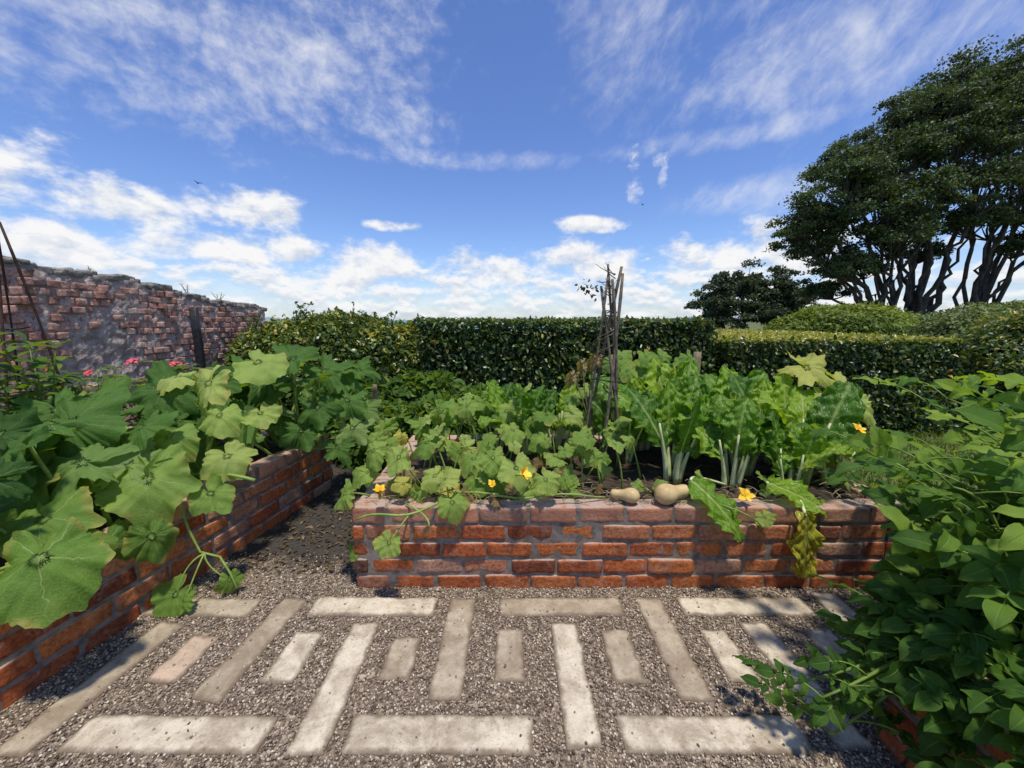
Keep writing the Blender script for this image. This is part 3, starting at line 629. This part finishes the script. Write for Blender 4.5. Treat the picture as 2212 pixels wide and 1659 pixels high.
tree('tall spreading evergreen tree with many bare trunks',[(23.8,23),(25.2,24),(26.8,23),(28.3,24)],
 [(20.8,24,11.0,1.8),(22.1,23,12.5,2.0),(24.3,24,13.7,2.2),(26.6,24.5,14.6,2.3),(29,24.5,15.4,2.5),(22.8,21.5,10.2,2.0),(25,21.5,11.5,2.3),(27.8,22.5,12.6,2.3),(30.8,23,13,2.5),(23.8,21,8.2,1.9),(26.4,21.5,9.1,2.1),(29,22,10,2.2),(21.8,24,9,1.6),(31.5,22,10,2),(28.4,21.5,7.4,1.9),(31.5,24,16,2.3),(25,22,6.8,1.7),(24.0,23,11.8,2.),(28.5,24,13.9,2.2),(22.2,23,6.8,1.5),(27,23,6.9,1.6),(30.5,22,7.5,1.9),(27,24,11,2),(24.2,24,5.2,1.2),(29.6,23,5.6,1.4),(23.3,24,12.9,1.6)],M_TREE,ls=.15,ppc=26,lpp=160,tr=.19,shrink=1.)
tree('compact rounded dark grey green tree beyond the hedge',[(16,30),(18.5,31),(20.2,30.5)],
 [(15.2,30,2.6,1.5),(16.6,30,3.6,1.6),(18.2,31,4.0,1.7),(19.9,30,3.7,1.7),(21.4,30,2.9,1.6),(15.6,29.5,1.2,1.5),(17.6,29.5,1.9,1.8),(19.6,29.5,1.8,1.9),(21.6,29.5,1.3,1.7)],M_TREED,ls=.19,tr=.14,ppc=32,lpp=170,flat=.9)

# ---------------------------------------------------------------- big leaf plants
def plant(name,label,cat,loc,mats,group=None):
    e=thing(name,label,cat,loc,group); return dict(e=e,leaf=MB(),stem=MB(),mats=mats)
def finish(p,leafn='foliage',stemn='stem'):
    if p['leaf'].n: part(p['leaf'].build(leafn,p['mats'][:1]+p['mats'][2:]),p['e'])
    if p['stem'].n: part(p['stem'].build(stemn,[p['mats'][1]]),p['e'])
def bigleaf(p,pos,rad,N,T,tm,rd,root,pr=.007,mi=0):
    pos=np.array(pos,float);root=np.array(root,float)
    R=frames(np.array([N],float),np.array([T],float))*rad
    R=R*np.array([U(.85,1.12),U(.9,1.1),U(.7,1.5)])[None,None,:]
    p['leaf'].scatter(tm[int(U(0,len(tm)))],pos[None],R,np.array([rd]),mi)
    n=norm(np.array(N,float)); mid=(pos+root)/2; mid[2]=max(pos[2],root[2])*.35+mid[2]*.65
    path=bez(root,mid+rng.normal(size=3)*.02,pos-n*(.006+pr*.6),8)
    V,F=tube(path,np.linspace(pr*1.25,pr*.6,8),6); p['stem'].add(V,F)
def flower(parent,pos,s,open_=.5,direction=(0,-.4,.9),mat=M_YEL,name='flower',np_=5):
    b=MB(); pet=strip(5,7,4,.3,curl=.5,fold=.1,wave=.05,pw=.9)
    D=norm(np.array(direction,float)); fr=frames(D[None],np.array([[1.,.1,0]]))[0]
    for k in range(np_):
        a=k*2*PI/np_; rad=fr@np.array([math.cos(a),math.sin(a),0])
        op=open_*U(.7,1.2)
        T=D*(1-op)+rad*op; Nn=D*op-rad*(1-op)
        b.scatter(pet,np.array([pos]),frames(Nn[None],T[None])*s*U(.8,1.1),np.array([.5]))
    V,F=tube(np.array([pos-D*s*.5,pos-D*.25*s,pos+D*s*.12]),[s*.06,s*.13,s*.1],6); b.add(V,F,mi=1)
    o=b.build(name,[mat,M_STEM]); 
    part(o,parent); return o
p=plant('pumpkin_plant','pumpkin vine with huge pale leaves spilling over brick edge','plant',(-1.95,1.9,.42),[M_PUMP,M_STEM])
for (x,y,h,r,N,T,rd) in [(-1.72,1.72,.66,.21,(.25,-.75,.62),(.25,-.5,-.6),.6),(-1.68,1.25,.56,.20,(.3,-.5,.75),(.5,-.6,-.3),.25),
 (-1.76,2.2,1.04,.17,(-.2,-.75,.5),(-.4,-.3,-.8),.93),(-1.53,2.3,1.15,.17,(.2,-.5,.85),(.9,-.3,0),.8),(-1.64,2.1,.875,.13,(.1,-.6,.75),(.3,-.6,-.5),.8),
 (-1.48,2.2,.86,.12,(.2,-.55,.7),(.5,-.6,-.4),.85),(-1.97,2.25,1.07,.13,(.0,-.3,.9),(-.8,-.3,0),.93),(-1.55,2.0,.67,.13,(.4,-.5,.7),(.8,-.5,-.3),.88),(-1.53,1.83,.53,.12,(.4,-.5,.8),(.9,-.4,-.3),.5),
 (-1.78,1.55,.43,.13,(.75,-.5,.35),(.2,-.2,-.9),.1),(-1.66,1.63,.42,.12,(.7,-.6,.3),(.2,0,-.9),.15),(-2.15,1.6,.72,.2,(.1,-.6,.8),(-.3,-.8,-.3),.3),(-1.95,1.15,.62,.2,(0,-.3,.9),(-.5,-.8,0),.3),(-1.9,1.45,.6,.17,(.1,-.5,.8),(.4,-.8,-.1),.3),(-1.8,1.4,.5,.15,(.5,-.5,.6),(.5,-.5,-.6),.15),
 (-1.8,1.95,.8,.13,(.1,-.6,.75),(.3,-.6,-.5),.6),(-1.95,2.0,.78,.14,(.1,-.6,.75),(-.3,-.6,-.5),.45)]:
    bigleaf(p,(x,y,h),r,N,T,PUMP,rd,(x-.28+U(-.1,.1),y+U(0,.25),.42),.009)
run=np.array([(-1.8,1.85,.5),(-1.66,1.8,.47),(-1.62,1.78,.36),(-1.58,1.78,.24),(-1.5,1.8,.2),(-1.44,1.78,.12),(-1.4,1.76,.05)])
V,F=tube(run,.006,6);p['stem'].add(V,F)
run=bez((-1.9,2.1,.5),(-1.6,1.95,.62),(-1.38,1.95,.55),10);V,F=tube(run,.009,6);p['stem'].add(V,F)
for (x,y,h,r,N,T) in[(-1.63,1.67,.09,.105,(.1,-.8,.5),(-.5,-.3,-.6)),(-1.44,1.77,.09,.07,(.6,-.6,.3),(.2,-.2,-.8)),(-1.58,1.65,.07,.06,(-.4,-.6,.5),(.5,-.3,-.4))]:
    bigleaf(p,(x,y,h),r,N,T,PUMP,.35,(-1.56,1.78,.23),.004)
finish(p)
p2=plant('courgette_plant','courgette plant with dark jagged lobed leaves on tall stalks','plant',(-2.2,2.2,.42),[M_ZUC,M_STEM])
for (x,y,h,r,N,T,rd) in [(-2.03,1.72,.69,.2,(.1,-.65,.75),(.4,-.7,-.4),.8),(-2.15,1.6,.82,.17,(-.1,-.5,.8),(-.6,-.6,-.2),.5),(-2.14,1.72,.93,.24,(0,-.25,.95),(-.95,-.2,.05),.45),
 (-2.14,2.0,.9,.16,(-.1,-.3,.9),(-.7,-.5,0),.5),(-2.02,2.2,1.0,.19,(.1,-.75,.6),(-.2,-.2,-.9),.3),(-2.45,2.2,.95,.2,(-.1,-.4,.9),(-.7,-.6,0),.6),(-2.6,2.0,.85,.2,(0,-.4,.9),(-.3,-.9,0),.4)]:
    bigleaf(p2,(x,y,h),r,N,T,ZUC,rd,(-2.2+U(-.15,.15),y*.6+.9,.42),.012)
for k in range(30):
    x=U(-3.2,-1.8);y=U(1.3,2.6);h=.56+U(0,.36)
    bigleaf(p2,(x,y,h),U(.09,.19),(U(-.6,.8),U(-1,.1),.6),(U(-1,1),U(-1,.4),U(-.5,.5)),ZUC,U(.0,1.),(x+U(-.15,.15),y+U(0,.2),.42),.01)
finish(p2)
p3=plant('courgette_plant','courgette plant with upright deeply cut leaves near bed end','plant',(-1.75,2.85,.42),[M_ZUC,M_STEM])
for (x,y,h,r,N,T,rd) in [(-1.43,2.9,1.02,.17,(.1,-.6,.7),(.5,-.3,-.4),.4),(-1.6,2.8,1.12,.17,(.1,-.5,.8),(.2,.3,.5),.35),(-1.25,2.85,.8,.15,(.3,-.6,.6),(.8,-.2,-.4),.5),(-1.2,2.8,.6,.15,(.2,-.7,.5),(.6,-.2,-.7),.9),(-1.4,2.7,.78,.15,(.1,-.7,.6),(.3,-.3,-.8),.3),(-1.7,2.7,.9,.16,(0,-.6,.8),(-.4,-.3,-.4),.3),(-1.32,3.0,.92,.14,(.3,-.5,.7),(.9,0,-.2),.6),(-1.5,2.65,.62,.14,(.3,-.7,.5),(.3,-.1,-.9),.25),
  (-1.15,2.9,.72,.13,(.2,-.7,.5),(.7,-.2,-.5),.8),(-1.28,2.7,.48,.13,(.4,-.6,.5),(.6,-.2,-.7),.5),(-1.1,2.95,.5,.13,(.3,-.6,.5),(.5,-.2,-.8),.6),(-1.25,3.1,1.0,.13,(.2,-.5,.7),(.8,-.1,.1),.5)]:
    bigleaf(p3,(x,y,h),r,N,T,ZUC,rd,(-1.72+U(-.12,.12),2.88+U(-.1,.1),.42),.011)
for k in range(28):
    x=U(-2.5,-1.35);y=U(2.6,3.2);h=.6+U(0,.48)
    bigleaf(p3,(x,y,h),U(.09,.16),(U(-.7,.8),U(-1,.2),.5),(U(-1,1),U(-1,.6),U(-.6,.8)),ZUC,U(.0,.95),(x*.6-1.72*.4+U(-.1,.1),2.9+U(-.1,.1),.42),.009)
finish(p3)

def herb(name,label,base,H,ns,ls,mat,spread=.25,tm=HERB,cat='plant',whorl=2,stemm=M_PSTEM,group=None,nodes=9,tip=None):
    p=plant(name,label,cat,tuple(base),[mat,stemm],group)
    base=np.array(base,float)
    for k in range(ns):
        a=U(0,2*PI);sp_=U(.3,1)*spread; top=base+np.array([math.cos(a)*sp_,math.sin(a)*sp_,H*U(.7,1.)])
        pa=bez(base,base*.6+top*.4+[0,0,.1*H],top,10)
        V,F=tube(pa,np.linspace(.006,.0025,10),5); p['stem'].add(V,F)
        for q in range(nodes):
            tt=.2+.8*q/(nodes-1); c=pa[min(9,int(tt*9))]
            a0=q*PI/2+U(0,.6)
            for s_ in range(whorl):
                aa=a0+s_*2*PI/whorl; o_=np.array([math.cos(aa),math.sin(aa),U(.0,.5)])
                R=frames(np.array([[-o_[0]*.4,-o_[1]*.4,1.]])+rng.normal(size=(1,3))*.2,o_[None])*ls*U(.7,1.15)
                p['leaf'].scatter(tm[int(U(0,len(tm)))],c[None],R,np.array([U(0,1)]))
    return p
for (x,y,H,n) in[(-2.72,2.15,.9,7),(-3.1,2.5,.75,8),(-2.95,1.9,.6,7)]:
    finish(herb('leafy_herb','tall leafy herb with soft oval leaves',(x,y,.42),H,n,.14,M_HERB,.22,group='leafy herbs in the brick bed'))
for i,(x,y,H) in enumerate([(-2.75,2.85,.66),(-2.35,2.8,.62),(-3.2,2.9,.6),(-2.6,3.1,.62),(-2.1,2.9,.66)]):
    q=herb('zinnia_plant','bushy zinnia with small pink flowers' if i in(0,2,3) else 'bushy leafy zinnia without open flowers',(x,y,.42),H,12,.09,M_HERB,.28,group='zinnias in the brick bed')
    if i in (0,2,3):
        flower(q['e'],np.array([x+U(-.1,.1),y-.15+U(-.1,.1),.42+H*1.04]),.045,.85,(0,-.4,.9),M_PINK,np_=9)
        if i==0: flower(q['e'],np.array([x-.2,y-.2,.42+H*.93]),.035,.85,(0,-.4,.9),M_PINK,np_=9)
    finish(q)

def rpump(label,loc,rngx,rngy,rngh,n,r0,r1,rd0,rd1,seedroot=.15,ylo=.03,dry=6):
    p=plant('pumpkin_plant',label,'plant',loc,[M_PUMP,M_STEM,M_DRY])
    for k in range(n):
        x=U(*rngx);y=U(*rngy);h=U(*rngh)+max(0,y-2.0)*.16
        N=(U(-.6,.6),U(-.95,-.05),U(.3,.95)); T=(U(-1,1),U(-1,.3),U(-.6,.2))
        rr=r0+(r1-r0)*U(0,1)**1.3
        bigleaf(p,(x,y,h),rr,N,T,PUMP,U(rd0,rd1) if U(0,1)>ylo else 1.,(x+U(-.12,.12),y+U(-.05,.15),.41),.005)
    for k in range(dry):
        x=U(*rngx);y=U(rngy[0],rngy[0]+.5)
        bigleaf(p,(x,y,U(.47,.6)),U(.03,.055),(U(-.8,.8),U(-1,0),.4),(U(-1,1),U(-1,.4),-.8),PUMP,U(0,1),(x+U(-.05,.05),y+.05,.41),.003,mi=1)
    return p
p=rpump('pumpkin vine with pale green round leaves and yellow flowers',(-.4,2.2,.42),(-.80,.02),(1.84,2.95),(.46,.72),56,.045,.115,.4,.98,ylo=.04)
for (x,y,h,r,N,T,rd) in[(-.86,1.86,.52,.085,(-.5,-.5,.6),(-.6,-.3,-.6),.6),(-.6,1.72,.33,.075,(0,-.8,.5),(-.3,-.2,-.8),.75),(-.3,1.8,.5,.09,(.1,-.6,.7),(.3,-.6,-.3),.7),(.02,1.85,.66,.095,(0,-.7,.6),(.2,-.5,-.5),.85),(.17,1.85,.6,.09,(.1,-.7,.6),(.5,-.5,-.4),.8),(-.1,1.95,.68,.085,(0,-.8,.5),(0,-.3,-.9),.75),(-.6,1.95,.68,.095,(-.2,-.6,.7),(-.4,-.6,-.3),.8),(-.4,1.9,.6,.09,(0,-.6,.7),(-.6,-.5,-.3),.9),(-.75,2.0,.7,.1,(-.2,-.6,.7),(-.8,-.3,-.2),.7),(-.85,1.86,.2,.07,(-.6,-.6,.4),(-.3,0,-.9),.35),(-.84,1.93,.08,.07,(-.6,-.6,.3),(-.3,0,-.9),.15),
   (-.9,2.15,.5,.1,(-.5,-.5,.6),(-.7,-.3,-.4),.6),(-.92,2.5,.6,.11,(-.4,-.6,.6),(-.7,-.3,-.4),.6),(-.95,2.8,.6,.12,(-.4,-.6,.6),(-.7,-.2,-.4),.5),(-.9,2.3,.36,.09,(-.6,-.5,.4),(-.5,-.2,-.8),.3)]:
    bigleaf(p,(x,y,h),r,N,T,PUMP,rd,(x+.1,max(y+.15,1.95),.42),.005)
run=bez((-.2,1.95,.46),(-.5,1.7,.5),(-.76,1.74,.43),14)+np.stack([np.zeros(14),np.zeros(14),.02*np.sin(np.linspace(0,9,14))],1)
V,F=tube(run,.006,6);p['stem'].add(V,F)
run=bez((-.55,1.85,.47),(-.35,1.7,.46),(-.42,1.73,.38),10);V,F=tube(run,.005,6);p['stem'].add(V,F)
run=bez((-.3,1.9,.5),(.1,1.78,.53),(.5,1.92,.48),14)+np.stack([np.zeros(14),np.zeros(14),.012*np.sin(np.linspace(0,11,14))],1);V,F=tube(run,.005,6);p['stem'].add(V,F)
flower(p['e'],np.array([-.66,1.80,.54]),.06,.25,(.1,-.3,.9)); flower(p['e'],np.array([.04,1.77,.66]),.06,.4,(.8,-.4,.4)); flower(p['e'],np.array([-.1,1.84,.56]),.05,.2,(0,-.5,.8))
finish(p)
p=rpump('pumpkin vine with mid green leaves among chard',(.4,2.3,.42),(.0,.8),(1.95,2.95),(.46,.74),42,.05,.11,.3,.97)
for k in range(14):
    x=U(-.1,1.9); bigleaf(p,(x,U(1.95,2.05),U(.46,.55)),U(.035,.055),(U(-.6,.6),U(-.9,0),.6),(U(-1,1),U(-1,.3),U(-.4,.2)),PUMP,U(.3,1.),(x+U(-.1,.1),2.05,.42),.003)
flower(p['e'],np.array([1.2,1.86,.5]),.055,.5,(.1,-.6,.7)); 
bigleaf(p,(1.27,1.8,.42),.055,(0,-.8,.5),(.3,0,-.9),PUMP,.8,(1.25,1.95,.44),.004)
run=bez((1.05,1.85,.47),(1.2,1.7,.47),(1.25,1.78,.36),10);V,F=tube(run,.004,6);p['stem'].add(V,F)
for k in range(16):
    bigleaf(p,(U(.75,1.4),U(2.95,3.1),U(.8,1.14)),U(.09,.12),(U(-.3,.3),-.7,.6),(U(-1,1),-.5,-.4),PUMP,U(.3,.7),(1.05+U(-.1,.1),3.0,.42),.006)
finish(p)
p=rpump('pumpkin plant with large pale mottled leaves on long stalks',(2.0,2.6,.42),(1.85,2.0),(2.05,2.95),(.48,.62),10,.06,.10,.3,.9,dry=3)
for (x,y,h,r,N,T,rd) in[(2.0,2.6,1.08,.17,(-.1,-.55,.8),(.6,-.6,-.1),.97),(2.25,2.6,.98,.15,(.2,-.5,.8),(.9,-.3,-.1),.97),(2.28,2.5,.85,.14,(.2,-.6,.7),(.6,-.5,-.4),.93),(2.1,2.5,.88,.13,(0,-.7,.6),(-.2,-.6,-.5),.9)]:
    bigleaf(p,(x,y,h),r,N,T,ZUC,rd,(2.0,2.65,.42),.008)
flower(p['e'],np.array([1.95,2.1,.78]),.05,.4,(0,-.5,.7)); flower(p['e'],np.array([2.1,2.0,.62]),.04,.4,(0,-.5,.7))
finish(p)

# chard
def chard(x,y,n,s=1.,yellow=False):
    p=plant('chard_plant','crinkled green chard with pale thick stalks','vegetable',(x,y,.41),[M_CHARD,M_CSTEM],'chard plants in the brick bed')
    for k in range(n):
        a=k*2.4+U(-.3,.3); lean=U(.15,.45) if k>2 else U(.0,.15)
        o_=np.array([math.cos(a),math.sin(a)*.8,0]); base=np.array([x,y,.41])+o_*.04
        sl=U(.18,.28)*s; bl=U(.31,.43)*s
        d0=norm(o_*lean*.6+[0,0,1.]); d1=norm(o_*(lean+.08)+[0,0,1.])
        mid=base+d0*sl*.5; end=mid+d1*sl*.5
        pa=np.concatenate([bez(base,mid,end,6),end+np.linspace(.1,.3,2)[:,None]*d1*bl])
        V,F=tube(pa,np.linspace(.018,.006,len(pa))*s,6); p['stem'].add(V,F)
        Nn=-o_*.5+d1*(o_@d1)*.5+rng.normal(size=3)*.25+np.array([0,-.65,.15])
        rd=U(.05,.93) if U(0,1)<.97 else 1.
        R=frames(Nn[None],d1[None])*bl*np.array([U(.85,1.15),1.,U(.8,1.4)])[None,None,:]
        p['leaf'].scatter(CHARD[int(U(0,8))],end[None]-d1*bl*.04,R,np.array([rd]))
    return p
for (x,y,n,s) in[(.99,2.25,7,.98),(1.12,2.55,8,1.15),(1.30,2.16,7,.92),(1.5,2.38,8,1.12),(1.45,2.75,8,1.17),(1.75,2.22,8,1.0),(1.82,2.55,8,1.05),(.98,2.8,7,1.08),(.80,2.6,6,.85),(.1,2.75,8,.92),(-.12,2.85,7,.88),(1.58,2.06,5,.75),(1.93,2.2,6,.78),(1.9,2.85,7,.95),(1.2,2.92,7,1.12),(.33,2.88,6,.85)]:
    p=chard(x,y,n,s)
    if (x,y)==(1.30,2.16):
        p['leaf'].scatter(CHARD[2],np.array([[.95,1.93,.56]]),frames(np.array([[.1,-.45,.8]]),np.array([[.45,-.55,-.32]]))*.36,np.array([.6]))
        V,F=tube(bez((1.28,2.15,.43),(1.0,2.05,.55),(.95,1.93,.56),8),.008,6); p['stem'].add(V,F)
    if (x,y)==(1.58,2.06):
        p['leaf'].scatter(CHARD[0],np.array([[1.47,1.79,.45]]),frames(np.array([[.1,-1.,.05]]),np.array([[.1,-.05,-1.]]))*.37*np.array([.85,1,1])[None,None,:],np.array([.995]))
        p['leaf'].scatter(CHARD[1],np.array([[1.35,1.92,.55]]),frames(np.array([[.1,-.5,.8]]),np.array([[.8,-.35,-.1]]))*.34,np.array([.8]))
        V,F=tube(bez((1.58,2.05,.43),(1.48,1.86,.52),(1.47,1.79,.43),8),.008,6); p['stem'].add(V,F)
        V,F=tube(bez((1.58,2.05,.43),(1.4,1.96,.52),(1.35,1.92,.55),8),.008,6); p['stem'].add(V,F)
    finish(p,'leaf_blades','stalks')
def butternut(pos,d,s):
    d=norm(np.array(d,float)); tt=np.linspace(0,1,22)
    prof=np.interp(tt,[0,.03,.1,.2,.3,.42,.55,.7,.85,.95,1],[.05,.2,.38,.48,.5,.45,.34,.29,.29,.24,.05])
    pa=np.array(pos)+d*(tt[:,None]-.3)*1.9*s; b=MB(); V,F=tube(pa,prof*s,18); b.add(V,F)
    V,F=tube(bez(pa[-1],pa[-1]+d*s*.15,pa[-1]+d*s*.25+[0,0,s*.08],5),[.08*s,.06*s,.055*s,.05*s,.06*s],7); b.add(V,F,mi=1)
    return tag(b.build('butternut_squash',[M_BUTT,M_WOOD],True,tuple(pos)),'tan butternut squash resting on the brick edge','vegetable','butternut squashes')
butternut((.80,1.875,.507),(.95,.35,.02),.11); butternut((.62,1.88,.497),(-.9,.25,0.),.08)

# ---------------------------------------------------------------- supports
def poles(name,label,cat,base,sticks,mat,r,ties,sub='pole'):
    e=thing(name,label,cat,base)
    for (a,c) in sticks:
        pa=bez(a,(np.array(a)+np.array(c))/2+rng.normal(size=3)*.025,c,9); V,F=tube(pa,r*U(.8,1.15)*(1+.14*np.sin(np.arange(9)*2.1)),7)
        b=MB(); b.add(V,F); part(b.build(sub,[mat]),e)
    for (c,rr) in ties:
        th=np.linspace(0,2*PI,15); pa=np.array(c)+np.stack([np.cos(th)*rr,np.sin(th)*rr,.008*np.sin(th*2)],1)
        b=MB();V,F=tube(pa,.004,5);b.add(V,F);part(b.build('tie',[M_BLACK]),e)
    return e
bx,by=.63,2.6
st=[((bx-.15,by-.05,.42),(bx+.0,by,1.70)),((bx-.09,by+.14,.42),(bx+.08,by-.02,1.74)),((bx+.14,by-.08,.42),(bx-.04,by+.02,1.62)),((bx+.19,by+.1,.42),(bx+.0,by+.02,1.76)),((bx-.03,by-.14,.42),(bx+.10,by+.02,1.70)),((bx+.08,by-.02,.42),(bx+.02,by-.03,1.66))]
e=poles('bean_teepee','teepee of weathered brown sticks tied near the top','plant support',(bx,by,.42),st,M_POLE,.0095,[((bx+.025,by,1.42),.04),((bx+.025,by,1.45),.04),((bx+.01,by,1.0),.10)])
b=MB()
for k in range(14):
    s0=np.array([bx+U(-.03,.06),by,U(1.5,1.72)]); q=s0+np.array([U(-.16,.08),U(-.03,.03),U(-.02,.12)])
    V,F=tube(bez(s0,(s0+q)/2+[0,0,-.02],q,5),np.linspace(.004,.0015,5),4); b.add(V,F)
n=30; P=np.array([bx-.13,by,1.6])+rng.normal(size=(n,3))*[.035,.02,.03]
b.scatter(SL[0],P,frames(rng.normal(size=(n,3)),rng.normal(size=(n,3)))*.035,U(0,.3,n))
for k in range(5):
    z0=U(.6,1.1); th=np.linspace(0,5,20); pa=np.array([bx,by,z0])+np.stack([np.cos(th)*.09,np.sin(th)*.09,th*.05],1); V,F=tube(pa,.003,4); b.add(V,F)
part(b.build('dead_vine',[M_TWIG]),e)
b=MB()
for q in[(.42,2.6,1.02),(.49,2.62,1.1),(.57,2.58,1.14)]:
    b.scatter(PUMP[1],np.array([q]),frames(np.array([[U(-.5,.5),-.7,.3]]),np.array([[-.4,-.1,-.8]]))*.07*np.array([.7,1,3.])[None,None,:],np.array([.8]))
    V,F=tube(bez((.6,2.6,.5),(.48,2.6,.9),q,8),.004,5); b.add(V,F)
part(b.build('dry_leaf',[M_DRY]),e)
ox,oy=-3.1,2.3; ap=(-2.93,2.3,1.95)
st=[((ox+dx_*.2,oy+dy_*.2,.42),(ap[0]+dx_*.012,ap[1]+dy_*.012,1.95)) for dx_,dy_ in((1,1),(1,-1),(-1,1),(-1,-1))]
e=poles('metal_obelisk','slender rusty metal garden obelisk frame','plant support',(ox,oy,.42),st,M_RUST,.006,[((ox+.06,oy,.95),.15),((ox+.11,oy,1.35),.09)],'rod')
def stake(pos,h,w_,mat,label,name='garden_stake',tilt=0):
    V,F=cube_t(3,(w_,w_,h),.004); V=V+.0015*sn(V,30)[:,None]; b=MB(); b.add(V+[0,0,h/2],[F]); o=b.build(name,[mat]); o.location=pos; o.rotation_euler=(0,tilt,.2)
    return tag(o,label,'post')
stake((-3.25,4.0,0),1.52,.06,M_BLACK,'black metal post in front of the ruined wall','fence_post')
stake((-1.16,3.2,0),.86,.035,M_WOOD,'weathered timber stake beside the bed end')
stake((1.52,3.15,0),1.14,.045,M_WOOD,'weathered timber stake behind the chard')
stake((2.75,2.0,0),1.08,.06,M_WOOD,'pale timber stake behind potato plants')

# ---------------------------------------------------------------- potatoes
def potato(base,ns,H,dirs,ls,label='sprawling potato plant with compound oval leaves',nodes=8,arch=.0,dk=0.):
    p=plant('potato_plant',label,'plant',tuple(base),[M_POT,M_PSTEM],'potato plants in the brick bed'); base=np.array(base,float)
    for k in range(ns):
        d=np.array(dirs(k),float); top=base+d; 
        pa=bez(base+rng.normal(size=3)*[.06,.06,0],base+d*[.35,.35,.6]+[0,0,H*.35],top,14)
        V,F=tube(pa,np.linspace(.008,.0035,14),6); p['stem'].add(V,F)
        for q in range(nodes):
            i_=min(13,int((.15+.85*q/(nodes-1))*13)); c=pa[i_]; a=q*2.4+U(-.4,.4)
            o_=norm(np.array([math.cos(a),math.sin(a),U(.1,.7)])+ (0.5*norm(d) if q==nodes-1 else 0)); ll=ls*U(2.0,3.1)
            rp=bez(c,c+o_*ll*.55+[0,0,.02],c+o_*ll+[0,0,-.25*ll],7); V,F=tube(rp,np.linspace(.0032,.0016,7),4); p['stem'].add(V,F)
            rd=np.clip(U(.1,.85)+ (c[2]-.6)*.5-dk,0,1)  # lower leaves coloured darker, painting in the shade at the bottom
            td=norm(rp[-1]-rp[-2]); up=np.array([0,0,1.])+rng.normal(size=3)*.35+np.array([0,-.5,0])
            tm=POT[int(U(0,5))]
            p['leaf'].scatter(tm,rp[-1][None],frames(up[None],td[None])*ls*U(1.,1.4),np.array([rd]))
            side=norm(np.cross(td,up))
            for (ii,sc) in((5,1.),(4,.85),(2,.6)):
                for sg in(-1,1):
                    T=norm(td*.5+side*sg+rng.normal(size=3)*.2)
                    p['leaf'].scatter(POT[int(U(0,5))],rp[ii][None],frames((up+rng.normal(size=3)*.35)[None],T[None])*ls*sc*U(.65,1.15),np.array([np.clip(rd+U(-.15,.15),0,1)]))
    return p
def spray(x0,x1,y0,y1,z0,z1): return lambda k:(U(x0,x1),U(y0,y1),U(z0,z1))
for (bs,ns,H,dr,ls,nd) in[((1.57,1.02,.42),23,.5,spray(-.27,.35,-.15,.42,.08,.60),.080,7),((1.85,1.0,.42),22,.5,spray(-.25,.4,-.2,.5,.2,.68),.080,7),((1.58,.85,.42),20,.4,spray(-.18,.3,-.2,.3,-.02,.45),.072,7),
    ((1.8,.8,.42),18,.4,spray(-.3,.3,-.2,.3,.1,.55),.074,7),((2.3,1.1,.42),18,.4,spray(-.4,.3,-.2,.5,.2,.70),.082,7),((2.1,1.05,.42),17,.4,spray(-.3,.3,.1,.65,.0,.64),.082,7)]:
    finish(potato(bs,ns,H,dr,ls,nodes=nd))
finish(potato((1.32,1.02,.43),5,.12,spray(-.50,-.2,-.04,.10,-.36,-.18),.052,nodes=7))
finish(potato((1.40,1.0,.44),17,.15,spray(-.13,.08,-.22,.20,-.34,.08),.070,nodes=7,dk=.1))
finish(potato((1.38,.86,.44),15,.15,spray(-.13,.06,-.25,.15,-.34,.08),.068,nodes=7,dk=.15))
finish(potato((1.40,.72,.44),10,.15,spray(-.12,.06,-.15,.15,-.32,.05),.066,nodes=7,dk=.15))

# ---------------------------------------------------------------- birds
def bird(pos,s,label):
    b=MB(); V,F=tube(np.array([(-1,0,0),(-.5,0,.05),(0,0,.05),(.6,0,.0),(1,0,.05)])*s,np.array([.02,.16,.22,.14,.03])*s,8); b.add(V,F)
    for sg in(-1,1):
        V=np.array([(.3,0,.1),(-.35,0,.1),(-.5,sg*.9,.5),(.05,sg*1.0,.55),(-.7,sg*1.9,.3)])*s; b.add(V,[np.array([[0,1,2,3]]),np.array([[3,2,4]])])
    o=b.build('bird',[M_BIRD],False); o.location=pos; o.rotation_euler=(.2,.3,U(0,3)); tag(o,label,'bird','birds in flight')
bird((-19.5,25.6,8.35+1.4),.13,'small dark bird in flight with raised wings'); bird((9.1,28.5,8.0+1.3),.1,'tiny dark bird in flight')
for (y,s) in[(4.15,.12),(5.35,.2),(5.9,.15)]:
    p=herb('wall_weed','thin wiry weed growing from the wall top',(-4.4,y,float(wtop(y))),s,4,.03,M_HERB,.12,nodes=5,stemm=M_TWIG,group='weeds on the ruined wall'); finish(p)
